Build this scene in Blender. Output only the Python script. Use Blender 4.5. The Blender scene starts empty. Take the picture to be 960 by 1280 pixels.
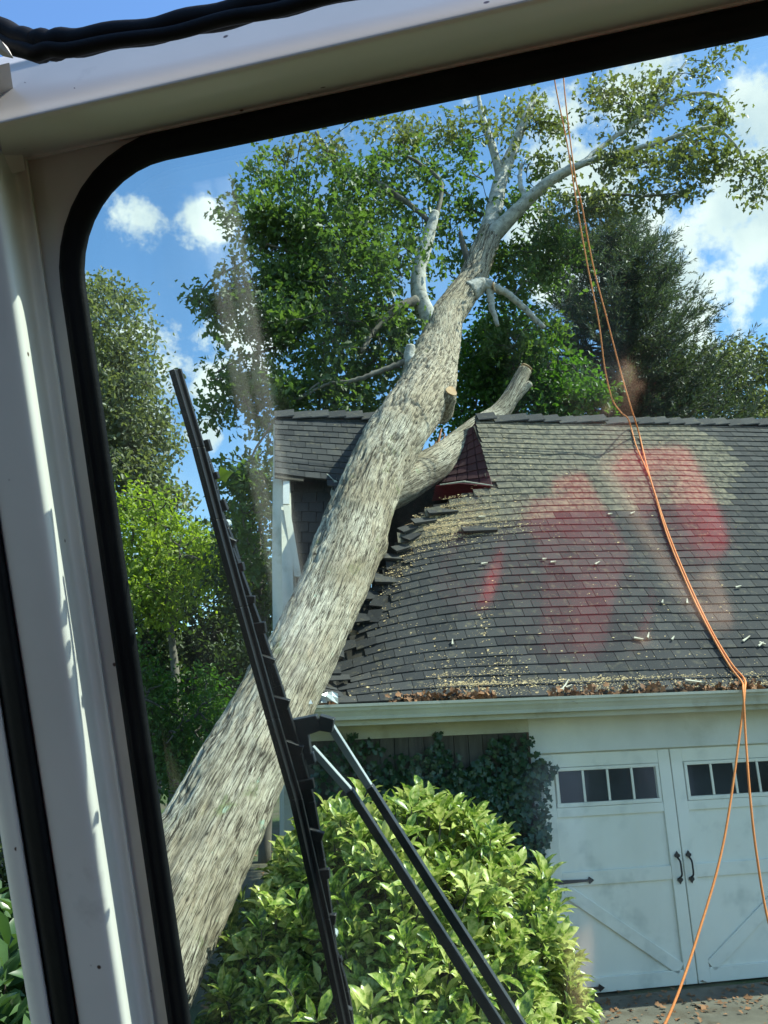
import bpy, bmesh, math, random
import numpy as np
from math import radians, sin, cos, pi, tan, sqrt, exp
from mathutils import Vector, Matrix
rng = np.random.default_rng(7); random.seed(7)
S = bpy.context.scene

# ------------------------------------------------------------ camera
FP = 960.0                                    # focal length in photo pixels (photo 960 x 1280)
pt, rl = radians(14.8), radians(2.2)
CF = np.array([0, cos(pt), sin(pt)]); R0 = np.array([1, 0, 0.]); U0 = np.array([0, -sin(pt), cos(pt)])
CR = R0*cos(rl) - U0*sin(rl); CU = U0*cos(rl) + R0*sin(rl)
CAM = np.array([0, 0, 2.5])
cam = bpy.data.cameras.new('camera'); co = bpy.data.objects.new('camera', cam); S.collection.objects.link(co)
cam.sensor_fit = 'VERTICAL'; cam.sensor_height = 24; cam.lens = 24*FP/1280
cam.clip_start = 0.01; cam.clip_end = 3000
m = Matrix(((CR[0], CU[0], -CF[0], 0), (CR[1], CU[1], -CF[1], 0), (CR[2], CU[2], -CF[2], CAM[2]), (0, 0, 0, 1)))
co.matrix_world = m
S.camera = co
def ray(x, y): return CF + CR*(x-480)/FP - CU*(y-640)/FP
def at(x, y, D):                              # the place seen at a photo pixel, D metres ahead
    d = ray(x, y); return CAM + d*(D/d[1])
def proj(P):
    d = np.array(P)-CAM; k = d@CF
    return 480+FP*(d@CR)/k, 640-FP*(d@CU)/k

# ------------------------------------------------------------ light
SUN_AZ, SUN_EL = radians(88), radians(52)      # azimuth clockwise from +Y
sd = np.array([sin(SUN_AZ)*cos(SUN_EL), cos(SUN_AZ)*cos(SUN_EL), sin(SUN_EL)])
sl = bpy.data.lights.new('sun', 'SUN'); sl.energy = 4.6; sl.angle = radians(0.5); sl.color = (1, .95, .87)
so = bpy.data.objects.new('sun', sl); S.collection.objects.link(so)
so.rotation_euler = Vector(sd).to_track_quat('Z', 'Y').to_euler()
S.view_settings.view_transform = 'Standard'; S.view_settings.look = 'None'
S.view_settings.gamma = 1; S.view_settings.use_curve_mapping = False
S.view_settings.exposure = 1.12
S.cycles.max_bounces = 8; S.cycles.transparent_max_bounces = 16; S.cycles.diffuse_bounces = 3
S.cycles.use_denoising = True
S.cycles.caustics_reflective = False; S.cycles.caustics_refractive = False

W = bpy.data.worlds.new('World'); S.world = W; W.use_nodes = True
nt = W.node_tree; nt.nodes.clear()
def N(t, **k):
    n = nt.nodes.new(t)
    for a, b in k.items(): setattr(n, a, b)
    return n
L = lambda a, b: nt.links.new(a, b)
out = N('ShaderNodeOutputWorld'); sky = N('ShaderNodeTexSky', sky_type='NISHITA', sun_disc=False)
sky.sun_elevation = SUN_EL; sky.sun_rotation = SUN_AZ; sky.altitude = 300; sky.air_density = 1.0; sky.dust_density = .6; sky.ozone_density = 1.6
bg = N('ShaderNodeBackground'); bg.inputs[1].default_value = .15
hs = N('ShaderNodeHueSaturation'); hs.inputs['Saturation'].default_value = 1.18
L(sky.outputs[0], hs.inputs['Color']); L(hs.outputs[0], bg.inputs[0])
cb = N('ShaderNodeBackground'); cb.inputs[1].default_value = .66
tc = N('ShaderNodeTexCoord')
nz = N('ShaderNodeTexNoise'); nz.inputs['Scale'].default_value = 11; nz.inputs['Detail'].default_value = 10; nz.inputs['Roughness'].default_value = .62
L(tc.outputs['Generated'], nz.inputs['Vector'])
nz2 = N('ShaderNodeTexNoise'); nz2.inputs['Scale'].default_value = 2.6; nz2.inputs['Detail'].default_value = 5
L(tc.outputs['Generated'], nz2.inputs['Vector'])
acc = None
def nmath(op, a, b=None, clamp=False):
    n = N('ShaderNodeMath', operation=op, use_clamp=clamp)
    for i, v in enumerate((a, b)):
        if v is None: continue
        if isinstance(v, (int, float)): n.inputs[i].default_value = v
        else: L(v, n.inputs[i])
    return n.outputs[0]
import math as _m
for (x, y, rr) in [(168, 268, 46), (258, 262, 52), (215, 440, 75), (310, 410, 85), (262, 470, 60), (870, 330, 110), (920, 250, 80), (800, 290, 70), (860, 400, 90), (740, 225, 70),
                   (950, 130, 60), (930, 450, 40), (955, 400, 45), (700, 330, 70), (790, 110, 70), (250, 545, 28), (190, 520, 30), (660, 300, 60), (720, 150, 60), (1050, 330, 160), (890, 290, 120), (930, 380, 90), (830, 350, 60), (880, 420, 70), (955, 300, 80),
                   (1150, 150, 150), (-100, 500, 150), (-150, 250, 120)]:
    d = ray(x, y); d = d/np.linalg.norm(d)
    vd = N('ShaderNodeVectorMath', operation='DISTANCE'); L(tc.outputs['Generated'], vd.inputs[0]); vd.inputs[1].default_value = tuple(d)
    f = nmath('SUBTRACT', 1.0, nmath('DIVIDE', vd.outputs['Value'], rr/960*1.15), True)
    acc = f if acc is None else nmath('MAXIMUM', acc, f)
fld = nmath('ADD', nmath('MULTIPLY', acc, .62), nmath('MULTIPLY', nmath('SUBTRACT', nz.outputs['Fac'], .5), 1.9))
mr = N('ShaderNodeMapRange', interpolation_type='SMOOTHSTEP'); mr.inputs['From Min'].default_value = .20; mr.inputs['From Max'].default_value = .46
L(fld, mr.inputs['Value'])
mr2 = N('ShaderNodeMapRange', interpolation_type='SMOOTHSTEP'); mr2.inputs['From Min'].default_value = .50; mr2.inputs['From Max'].default_value = .8; mr2.inputs['To Max'].default_value = .4
L(nz2.outputs['Fac'], mr2.inputs['Value'])
mk = nmath('MAXIMUM', mr.outputs[0], mr2.outputs[0])
nz3 = N('ShaderNodeTexNoise'); nz3.inputs['Scale'].default_value = 12; nz3.inputs['Detail'].default_value = 6; L(tc.outputs['Generated'], nz3.inputs['Vector'])
cr = N('ShaderNodeValToRGB'); cr.color_ramp.elements[0].position = .3; cr.color_ramp.elements[0].color = (.62, .70, .80, 1); cr.color_ramp.elements[1].position = .65; cr.color_ramp.elements[1].color = (1, 1, 1, 1)
L(nz3.outputs['Fac'], cr.inputs[0]); L(cr.outputs[0], cb.inputs[0])
mx = N('ShaderNodeMixShader'); L(nmath('MULTIPLY', mk, .93), mx.inputs[0]); L(bg.outputs[0], mx.inputs[1]); L(cb.outputs[0], mx.inputs[2]); L(mx.outputs[0], out.inputs[0])

# ------------------------------------------------------------ helpers
def noise3(p, seed=0):
    p = np.asarray(p, float); i = np.floor(p).astype(np.int64); f = p-i; f = f*f*(3-2*f)
    def h(ix, iy, iz):
        n = (ix*374761393 + iy*668265263 + iz*2147483647 + seed*974711) & 0xffffffff
        n = ((n ^ (n >> 13))*1274126177) & 0xffffffff
        return ((n ^ (n >> 16)) & 0xffff)/65535.0
    r = 0
    for a in (0, 1):
        for b in (0, 1):
            for c in (0, 1):
                w = (f[..., 0] if a else 1-f[..., 0])*(f[..., 1] if b else 1-f[..., 1])*(f[..., 2] if c else 1-f[..., 2])
                r = r + w*h(i[..., 0]+a, i[..., 1]+b, i[..., 2]+c)
    return r*2-1
def fbm(p, o=4, seed=0):
    r = 0; a = 1; t = 0
    for k in range(o): r = r+a*noise3(np.asarray(p)*2**k, seed+k); t += a; a *= .5
    return r/t

class MB:
    """collects geometry for ONE mesh"""
    def __init__(s): s.v = []; s.f = []; s.r = []
    def add(s, vs, fs, r=0.5):
        o = len(s.v); s.v += [tuple(map(float, q)) for q in vs]; s.f += [tuple(i+o for i in f) for f in fs]; s.r += [r]*len(fs); return s
    def hexa(s, P, r=.5):                     # 8 corners: bottom 4, top 4
        return s.add(P, [(0, 3, 2, 1), (4, 5, 6, 7), (0, 1, 5, 4), (1, 2, 6, 5), (2, 3, 7, 6), (3, 0, 4, 7)], r)
    def box(s, O, A, B, C, r=.5):             # origin corner and three edge vectors
        O, A, B, C = map(np.asarray, (O, A, B, C))
        return s.hexa([O, O+A, O+A+B, O+B, O+C, O+A+C, O+A+B+C, O+B+C], r)
    def tube(s, pts, rad, n=8, cap=True, flat=1.0, up=None):
        pts = [np.asarray(p, float) for p in pts]; rad = rad if hasattr(rad, '__len__') else [rad]*len(pts)
        t = pts[1]-pts[0]; t = t/np.linalg.norm(t)
        u = np.asarray(up, float) if up is not None else (np.array([0, 0, 1.]) if abs(t[2]) < .9 else np.array([1., 0, 0]))
        vs = []; 
        for i, p in enumerate(pts):
            t = pts[min(i+1, len(pts)-1)]-pts[max(i-1, 0)]; t = t/(np.linalg.norm(t)+1e-9)
            a = u-t*(u@t); a = a/(np.linalg.norm(a)+1e-9); b = np.cross(t, a); u = a
            for k in range(n):
                th = 2*pi*k/n; vs.append(p+rad[i]*(cos(th)*a*flat+sin(th)*b))
        fs = []
        for i in range(len(pts)-1):
            for k in range(n):
                k2 = (k+1) % n; fs.append((i*n+k, i*n+k2, (i+1)*n+k2, (i+1)*n+k))
        if cap: fs.append(tuple(range(n))[::-1]); fs.append(tuple((len(pts)-1)*n+k for k in range(n)))
        return s.add(vs, fs)
    def strip(s, rows):                       # rows of equal length -> grid
        n = len(rows[0]); vs = [q for r_ in rows for q in r_]
        return s.add(vs, [(i*n+k, i*n+k+1, (i+1)*n+k+1, (i+1)*n+k) for i in range(len(rows)-1) for k in range(n-1)])
    def build(s, name, mat, parent=None, smooth=False, bevel=0, attr=False):
        me = bpy.data.meshes.new(name); me.from_pydata(s.v, [], s.f); me.update()
        if attr:
            a = me.attributes.new('rnd', 'FLOAT', 'FACE'); a.data.foreach_set('value', np.array(s.r, np.float32))
        return link(name, me, mat, parent, smooth, bevel)
def link(name, me, mat, parent=None, smooth=False, bevel=0):
    o = bpy.data.objects.new(name, me); S.collection.objects.link(o)
    if mat: me.materials.append(mat)
    if parent: o.parent = parent
    if smooth: me.polygons.foreach_set('use_smooth', [True]*len(me.polygons))
    if bevel:
        b = o.modifiers.new('bevel', 'BEVEL'); b.width = bevel; b.segments = 2; b.limit_method = 'ANGLE'; b.angle_limit = radians(40)
    return o
def tag(o, label=None, cat=None, group=None, kind=None):
    for k, v in (('label', label), ('category', cat), ('group', group), ('kind', kind)):
        if v: o[k] = v
    return o
def empty(name, loc=(0, 0, 0)):
    o = bpy.data.objects.new(name, None); S.collection.objects.link(o); o.empty_display_size = .1
    o.location = tuple(map(float, loc)); return o
def attach(root):
    """children were built in world coordinates: keep them there"""
    inv = Matrix.Translation(root.location).inverted()
    for c in root.children: c.matrix_parent_inverse = inv
def catmull(pts, n=6):
    P = [np.asarray(p, float) for p in pts]; P = [2*P[0]-P[1]]+P+[2*P[-1]-P[-2]]; o = []
    for i in range(1, len(P)-2):
        for k in range(n):
            t = k/n; o.append(.5*((2*P[i])+(-P[i-1]+P[i+1])*t+(2*P[i-1]-5*P[i]+4*P[i+1]-P[i+2])*t*t+(-P[i-1]+3*P[i]-3*P[i+1]+P[i+2])*t**3))
    o.append(P[-2]); return o

def mat(name, c1, c2=None, scale=5, rough=.6, bump=0, bscale=None, detail=5, metal=0, stretch=None, spec=.5, coord='Object', pos=(.35, .65), c3=None, s3=20, p3=(.6, .7), attr=False, coat=0, transl=0, tcol=None, bdist=.01):
    M = bpy.data.materials.new(name); M.use_nodes = True; t = M.node_tree; n = t.nodes; b = n['Principled BSDF']
    b.inputs['Roughness'].default_value = rough; b.inputs['Metallic'].default_value = metal; b.inputs['Specular IOR Level'].default_value = spec; b.inputs['Coat Weight'].default_value = coat
    if coord == 'Object': src = n.new('ShaderNodeTexCoord').outputs['Object']
    else:
        a = n.new('ShaderNodeAttribute'); a.attribute_name = coord; src = a.outputs['Vector']
    if stretch:
        mp = n.new('ShaderNodeMapping'); mp.inputs['Scale'].default_value = stretch; t.links.new(src, mp.inputs[0]); src = mp.outputs[0]
    def nse(sc, det=detail, rg=.6):
        x = n.new('ShaderNodeTexNoise'); x.inputs['Scale'].default_value = sc; x.inputs['Detail'].default_value = det; x.inputs['Roughness'].default_value = rg; t.links.new(src, x.inputs['Vector']); return x.outputs['Fac']
    col = None
    if c2 is not None:
        r = n.new('ShaderNodeValToRGB'); e = r.color_ramp.elements
        e[0].position, e[1].position = pos; e[0].color = (*c1, 1); e[1].color = (*c2, 1)
        if attr:
            a = n.new('ShaderNodeAttribute'); a.attribute_name = 'rnd'; ad = n.new('ShaderNodeMath'); ad.operation = 'MULTIPLY_ADD'; t.links.new(nse(scale), ad.inputs[0]); ad.inputs[1].default_value = .5
            sb = n.new('ShaderNodeMath'); sb.operation = 'MULTIPLY'; sb.inputs[1].default_value = .5; t.links.new(a.outputs['Fac'], sb.inputs[0]); t.links.new(sb.outputs[0], ad.inputs[2]); t.links.new(ad.outputs[0], r.inputs[0])
        else: t.links.new(nse(scale), r.inputs[0])
        col = r.outputs[0]
        if c3 is not None:
            r3 = n.new('ShaderNodeValToRGB'); r3.color_ramp.elements[0].position, r3.color_ramp.elements[1].position = p3; t.links.new(nse(s3, 6), r3.inputs[0])
            mx = n.new('ShaderNodeMix'); mx.data_type = 'RGBA'; t.links.new(r3.outputs[0], mx.inputs[0]); t.links.new(col, mx.inputs[6]); mx.inputs[7].default_value = (*c3, 1); col = mx.outputs[2]
        t.links.new(col, b.inputs['Base Color'])
    else: b.inputs['Base Color'].default_value = (*c1, 1)
    if bump:
        bn = n.new('ShaderNodeBump'); bn.inputs['Strength'].default_value = bump; bn.inputs['Distance'].default_value = bdist; t.links.new(nse(bscale or scale*4, 8, .7), bn.inputs['Height']); t.links.new(bn.outputs[0], b.inputs['Normal'])
    if transl:
        tr = n.new('ShaderNodeBsdfTranslucent'); ms = n.new('ShaderNodeMixShader'); ms.inputs[0].default_value = transl
        if col is not None:
            g = n.new('ShaderNodeMix'); g.data_type = 'RGBA'; g.blend_type = 'MULTIPLY'; g.inputs[0].default_value = 1; t.links.new(col, g.inputs[6]); g.inputs[7].default_value = (*(tcol or (1.6, 1.7, .7)), 1); t.links.new(g.outputs[2], tr.inputs[0])
        t.links.new(b.outputs[0], ms.inputs[1]); t.links.new(tr.outputs[0], ms.inputs[2]); t.links.new(ms.outputs[0], n['Material Output'].inputs[0])
    return M

# leaf meshes -------------------------------------------------------
T_LEAF = (np.array([[0, 0, 0], [.3, .42, .10], [.7, .38, .08], [1, 0, -.10], [.7, -.38, .08], [.3, -.42, .10]]), [(0, 1, 2, 3), (0, 3, 4, 5)])
T_OAK = (np.array([[0, 0, 0], [.22, .30, .06], [.40, .20, .03], [.58, .50, .10], [.74, .24, .02], [1, .0, -.08], [.74, -.24, .02], [.58, -.5, .10], [.40, -.20, .03], [.22, -.30, .06], [.5, 0, 0]]),
         [(0, 1, 2, 10), (10, 2, 3, 4), (10, 4, 5), (10, 5, 6), (10, 6, 7, 8), (10, 8, 9, 0)])
T_LONG = (np.array([[0, 0, 0], [.25, .36, .07], [.55, .46, .10], [.82, .25, .02], [1, 0, -.14], [.82, -.25, .02], [.55, -.46, .10], [.25, -.36, .07], [.27, 0, 0], [.56, 0, .0], [.82, 0, -.05]]),
          [(0, 1, 8), (8, 1, 2, 9), (9, 2, 3, 10), (10, 3, 4), (0, 8, 7), (8, 9, 6, 7), (9, 10, 5, 6), (10, 4, 5)])
T_NEED = (np.array([[0, 0, 0], [.4, .5, 0], [1, 0, 0], [.4, -.5, 0]]), [(0, 1, 2, 3)])
def unit(a): return a/(np.linalg.norm(a, axis=-1, keepdims=True)+1e-9)
def leaves(name, mat_, C, D, Nn, ln, wd, tpl, parent=None, rnd=None):
    """C base points, D directions, Nn normals, ln lengths, wd width ratio"""
    TV, TF = tpl; n = len(C); D = unit(D); B = unit(np.cross(Nn, D)); Nn = np.cross(D, B)
    ln = np.broadcast_to(ln, (n,)); k = len(TV)
    V = (C[:, None, :] + (TV[None, :, 0, None]*D[:, None, :] + TV[None, :, 1, None]*wd*B[:, None, :] + TV[None, :, 2, None]*Nn[:, None, :])*ln[:, None, None]).reshape(-1, 3)
    loops = []; starts = []; tot = []; 
    base = np.concatenate([np.array(f) for f in TF]); cnt = np.array([len(f) for f in TF]); nl = len(base)
    LI = (base[None, :] + np.arange(n)[:, None]*k).reshape(-1).astype(np.int32)
    st = np.concatenate([[0], np.cumsum(cnt)[:-1]]); LS = (st[None, :] + np.arange(n)[:, None]*nl).reshape(-1).astype(np.int32)
    me = bpy.data.meshes.new(name); me.vertices.add(len(V)); me.vertices.foreach_set('co', V.astype(np.float32).ravel())
    me.loops.add(len(LI)); me.loops.foreach_set('vertex_index', LI); me.polygons.add(len(LS)); me.polygons.foreach_set('loop_start', LS)
    me.update(calc_edges=True)
    a = me.attributes.new('rnd', 'FLOAT', 'FACE'); rv = rng.random(n) if rnd is None else rnd
    a.data.foreach_set('value', np.repeat(rv, len(TF)).astype(np.float32))
    return link(name, me, mat_, parent, False)
def rdir(n): return unit(rng.normal(size=(n, 3)))

# palette ------------------------------------------------------------
def leafmat(name, lo, hi, transl=.35, rough=.5, tcol=None): return mat(name, lo, hi, scale=.7, rough=rough, attr=True, transl=transl, pos=(.15, .85), tcol=tcol)
M_oak = leafmat('oak_leaf', (.045, .085, .026), (.125, .19, .055), .48)
M_oakdry = leafmat('oak_leaf_dry', (.075, .095, .040), (.19, .20, .085), .42)
M_bright = leafmat('bright_leaf', (.035, .095, .012), (.085, .18, .02), .45)
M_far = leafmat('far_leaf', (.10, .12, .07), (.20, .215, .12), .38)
M_yel = leafmat('yellow_leaf', (.13, .20, .025), (.33, .40, .05), .5)
M_wood = leafmat('woodland_leaf', (.028, .052, .018), (.085, .12, .034), .38)
M_cedar = leafmat('cedar_needles', (.040, .060, .040), (.10, .13, .085), .25)
M_ivy = leafmat('ivy_leaf', (.012, .045, .022), (.04, .10, .045), .2, .35)
M_bark = mat('bark', (.085, .072, .055), (.21, .19, .155), scale=3, rough=.9, bump=.6, bscale=14, stretch=(1, 1, .25))
M_twig = mat('twig_bark', (.05, .045, .035), (.12, .105, .085), scale=4, rough=.9)

# ------------------------------------------------------------ ground
A = radians(8.5); UH = np.array([cos(A), sin(A), 0]); VH = np.array([-sin(A), cos(A), 0]); ZH = np.array([0, 0, 1.])
D0 = np.array([2.603, 7.903, 0.])
def H(u, v, z): return D0+u*UH+v*VH+z*ZH
M_ground = mat('ground_soil', (.055, .052, .03), (.12, .105, .065), scale=.9, rough=.95, bump=.6, bscale=9, c3=(.05, .08, .02), s3=.5, p3=(.45, .6))
g = MB(); n_ = 60
def gz(x, y): return -.004 + (0.0 if y < 14 and x > -4 else .012*max(0, np.hypot(x+1, y-8)-6)) 
xs = np.sign(np.linspace(-1, 1, n_+1))*np.abs(np.linspace(-1, 1, n_+1))**3*900; ys = xs+8
g.strip([[(x, y, gz(x, y) if abs(x) < 200 and abs(y) < 200 else .012*200) for x in xs] for y in ys])
tag(g.build('ground', M_ground, smooth=True), kind='structure')
M_conc = mat('driveway_concrete', (.085, .078, .06), (.17, .155, .12), scale=1.6, rough=.9, bump=.4, bscale=30, c3=(.075, .06, .04), s3=5, p3=(.52, .66))
dr = MB(); dr.box(H(-1.5, -9, -.1), UH*3.6, VH*8.93, ZH*.11); tag(dr.build('driveway', M_conc), kind='structure')
M_asph = mat('asphalt', (.045, .047, .05), (.07, .072, .075), scale=6, rough=.9)
rd = MB(); rd.strip([[at(60, 1003, 17)*np.array([1, 1, 0])+(-6, 0, .13), at(60, 985, 20)*np.array([1, 1, 0])+(-6, 0, .16)], [at(300, 1000, 17)*np.array([1, 1, 0])+(0, 0, .13), at(300, 985, 20)*np.array([1, 1, 0])+(0, 0, .16)]])
tag(rd.build('road', M_asph), kind='structure')

# ------------------------------------------------------------ house
TP = 1.30; TH = _m.atan(TP); CT, ST = cos(TH), sin(TH); EV, EZ = -.45, 2.62
SL = UH; SS = VH*CT+ZH*ST; SN = -VH*ST+ZH*CT
RO = H(0, EV, EZ)
def roof_uv(px, py, off=0):
    d = ray(px, py); t = ((RO+SN*off-CAM)@SN)/(d@SN); P = CAM+d*t; return (P-RO)@UH, (P-RO)@SS
def roofP(u, s, off=0): return RO+u*UH+s*SS+off*SN
SR = roof_uv(760, 524)[1]; UL = roof_uv(343, 526)[0]; UR = 6.4
RV = EV+SR*CT; RZ = EZ+SR*ST
print('ridge v z', RV, RZ, 'UL', UL, 'left ridge s', roof_uv(343, 526)[1])
def px2us(L_): return np.array([roof_uv(*q) for q in L_])
BND = px2us([(393, 872), (400, 848), (414, 812), (438, 770), (455, 742), (470, 700), (494, 668), (518, 634), (545, 620), (584, 612), (615, 607), (603, 565), (594, 523)])
BND[0, 1] = -.02; BND[-1, 1] = SR+.05
def segdist(P, Q):
    """distance of points P (n,2) to polyline Q"""
    best = np.full(len(P), 9e9)
    for a, b in zip(Q[:-1], Q[1:]):
        ab = b-a; t = np.clip(((P-a)@ab)/(ab@ab), 0, 1); best = np.minimum(best, np.linalg.norm(P-(a+t[:, None]*ab), axis=1))
    return best
def inpoly(P, Q):
    r = np.zeros(len(P), bool)
    for i in range(len(Q)):
        (x1, y1), (x2, y2) = Q[i], Q[i-1]
        c = ((y1 > P[:, 1]) != (y2 > P[:, 1])); r ^= c & (P[:, 0] < (x2-x1)*(P[:, 1]-y1)/(y2-y1+1e-12)+x1)
    return r
POLY_R = np.vstack([BND, [[UR, SR+.05], [UR, -.02]]])
UPL = px2us([(343, 594), (372, 592), (408, 590), (424, 600), (445, 607), (470, 600), (498, 523)])
POLY_L = np.vstack([[[UL, SR+.1]], [[UL, UPL[0, 1]]], UPL[1:-1], [[UPL[-1, 0], SR+.1]]])
BL = BND[:9]
def sag(P):
    d = segdist(P, BL); s = P[:, 1]/SR
    w = np.clip(s/.10, 0, 1)*np.clip((.80-s)/.35, 0, 1)
    dd = .30*np.exp(-(d/.42))*w + .10*np.exp(-(d/1.0)**2)*w
    dd += .012*noise3(np.c_[P*1.3, np.zeros(len(P))], 3)
    return np.where(P[:, 0] > -3.2, dd, dd*.6)
M_shin = mat('shingle', (.026, .027, .030), (.085, .083, .080), scale=2.2, rough=.92, bump=.5, bscale=160, attr=True, pos=(.1, .9), c3=(.15, .13, .09), s3=12, p3=(.56, .78), spec=.25, bdist=.003)
M_shinU = mat('shingle_dusted', (.055, .053, .045), (.14, .13, .105), scale=2.2, rough=.92, bump=.5, bscale=160, attr=True, pos=(.1, .9), c3=(.23, .20, .14), s3=16, p3=(.42, .66), spec=.25, bdist=.003)
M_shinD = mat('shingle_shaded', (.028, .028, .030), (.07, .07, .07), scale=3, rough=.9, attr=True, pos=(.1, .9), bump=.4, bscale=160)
M_white = mat('white_paint', (.60, .61, .58), (.70, .71, .68), scale=2.5, rough=.5, c3=(.45, .45, .40), s3=2, p3=(.58, .8))
M_trim = mat('cream_trim', (.42, .41, .33), (.52, .51, .42), scale=2, rough=.55, c3=(.28, .26, .18), s3=3, p3=(.55, .75))
M_sid = mat('weathered_siding', (.045, .042, .036), (.10, .093, .08), scale=3, rough=.9, stretch=(6, 6, .5), bump=.3)
M_dark = mat('attic_dark', (.02, .018, .015), (.05, .042, .03), scale=3, rough=.95)
M_ply = mat('broken_plywood', (.28, .17, .08), (.45, .30, .15), scale=6, rough=.8)
M_red = mat('reflection_red', (.08, .003, .008), (.12, .005, .011), scale=5, rough=.6)
house = empty('garage_house', H(0, 0, 0))
tag(house, 'white garage with steep dark shingle roof crushed in on its left by the fallen oak', 'house')

def shingles(poly, u0, u1, s0, s1, Pf, sagf, name, mt, ee=.127, tw=.20, parent=None, keep=None):
    mb = MB(); rows = int((s1-s0)/ee)+1
    for i in range(rows):
        s = s0+i*ee; off = (i*.37) % 1*tw; us = np.arange(u0-off, u1, tw)
        wob = .006*np.sin(us*1.7+i)+.004*rng.normal(size=len(us)); 
        for j, u in enumerate(us):
            a, b = max(u, u0), min(u+tw, u1)
            if b-a < .02: continue
            if sagf is sag and s > BND[10, 1]:        # clean diagonal cut up to the ridge
                ub = np.interp(s+ee/2, BND[10:, 1], BND[10:, 0])
                if b < ub+.03: continue
                a = max(a, ub); c = np.array([[(a+b)/2, s+ee/2]])
            c = np.array([[(a+b)/2, s+ee/2]])
            far_ = sagf is sag and segdist(c, BL)[0] > .3
            if poly is not None and not inpoly(c+(.10*rng.normal(size=(1, 2))*np.array([1, .3]) if sagf is sag and not far_ else np.array([[.02, 0]])), poly)[0]: continue
            if keep and not keep(c[0]): continue
            gap = .003; drop = wob[j]*.5; lift = .011+.004*rng.random(); t2 = min(s+ee+.012, s1+.01)
            Q = np.array([[a+gap, s-drop], [b-gap, s-drop], [b-gap, t2], [a+gap, t2]])
            dd = sagf(Q) if sagf else np.zeros(4)
            top = [Pf(q[0], q[1], -d+h) for q, d, h in zip(Q, dd, (lift, lift, .001, .001))]
            bot = [Pf(q[0], q[1], -d-.006) for q, d in zip(Q, dd)]
            if sagf is sag:
                de = segdist(c, BL)[0]
                if de < .22:                  # loosened tabs by the tear: twisted, lifted, some gone
                    if rng.random() < .18: continue
                    tw_ = rng.normal()*.05*(1-de/.22); li = abs(rng.normal())*.035*(1-de/.22)
                    top = [q+SN*(li+tw_*(k_ in (1, 2)))+SL*rng.normal()*.004 for k_, q in enumerate(top)]; bot = [q+SN*(li+tw_*(k_ in (1, 2))) for k_, q in enumerate(bot)]
            r = rng.random()*.7+.3*(rng.random() < .12)
            mb.hexa([*bot, *top], r)
    return mb.build(name, mt, parent, attr=True)
roof = MB()
# deck under the shingles of the right slope, carried down with the sag
def deck(poly, u0, u1, s0, s1, sagf, nu, ns, off=-.012, th=.02):
    U_ = np.linspace(u0, u1, nu); S_ = np.linspace(s0, s1, ns)
    mb = MB()
    for i in range(nu-1):
        for j in range(ns-1):
            c = np.array([[(U_[i]+U_[i+1])/2, (S_[j]+S_[j+1])/2]])
            if not inpoly(c, poly)[0]: continue
            Q = np.array([[U_[i], S_[j]], [U_[i+1], S_[j]], [U_[i+1], S_[j+1]], [U_[i], S_[j+1]]]); dd = sagf(Q)
            mb.hexa([*[roofP(q[0], q[1], -d+off-th) for q, d in zip(Q, dd)], *[roofP(q[0], q[1], -d+off) for q, d in zip(Q, dd)]])
    return mb
zero = lambda Q: np.zeros(len(Q))
rp = deck(POLY_R, -3.6, UR, 0, SR, sag, 110, 44).build('roof', M_dark, house)
split = SR*.52
def upkeep(c): return c[1]+.5*noise3(np.array([[c[0]*.8, c[1]*.8, 0]]), 5)[0] > split-.12*(c[0]-1)*0 and c[0] < 2.6+.8*noise3(np.array([[c[1], 1.5, 0]]), 9)[0]
shingles(POLY_R, -3.6, UR, 0, SR, roofP, sag, 'shingle_courses', M_shin, parent=rp, keep=lambda c: not upkeep(c))
shingles(POLY_R, -3.6, UR, 0, SR, roofP, sag, 'dusty_shingle_courses', M_shinU, parent=rp, keep=upkeep)
# upper left piece still in place, drooping towards its torn lower edge
def sagL(Q): 
    lo = UPL[0, 1]; t = np.clip((SR-Q[:, 1])/(SR-lo), 0, 1.3); x = np.clip((Q[:, 0]-UL)/1.2, 0, 1.3)
    return .22*t*x+.02*np.sin(Q[:, 0]*3)*t
rl_ = deck(POLY_L, UL, UPL[-1, 0], UPL[:, 1].min()-.1, SR, sagL, 30, 24).build('roof', M_dark, house); rl_['label'] = 'torn upper left piece of the roof'
shingles(POLY_L, UL, UPL[-1, 0], UPL[:, 1].min()-.1, SR, roofP, sagL, 'shingle_courses', M_shin, parent=rl_)
# lower left slope, pushed in and standing steep under the torn piece
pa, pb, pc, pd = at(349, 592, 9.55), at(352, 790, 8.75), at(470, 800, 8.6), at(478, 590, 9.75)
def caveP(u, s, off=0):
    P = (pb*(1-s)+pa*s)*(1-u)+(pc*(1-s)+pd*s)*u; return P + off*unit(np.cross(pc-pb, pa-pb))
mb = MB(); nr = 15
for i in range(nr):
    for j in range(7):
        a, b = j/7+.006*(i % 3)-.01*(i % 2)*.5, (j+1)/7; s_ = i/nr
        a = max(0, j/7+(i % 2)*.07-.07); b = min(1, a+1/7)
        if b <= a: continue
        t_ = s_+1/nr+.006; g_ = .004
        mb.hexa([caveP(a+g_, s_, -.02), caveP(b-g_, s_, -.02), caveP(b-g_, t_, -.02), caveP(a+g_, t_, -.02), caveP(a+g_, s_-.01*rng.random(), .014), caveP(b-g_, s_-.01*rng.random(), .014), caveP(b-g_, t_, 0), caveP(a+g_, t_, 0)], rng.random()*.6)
cv = mb.build('roof', M_shinD, house, attr=True); cv['label'] = 'dark lower roof panel pushed in beneath the torn edge'
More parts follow.
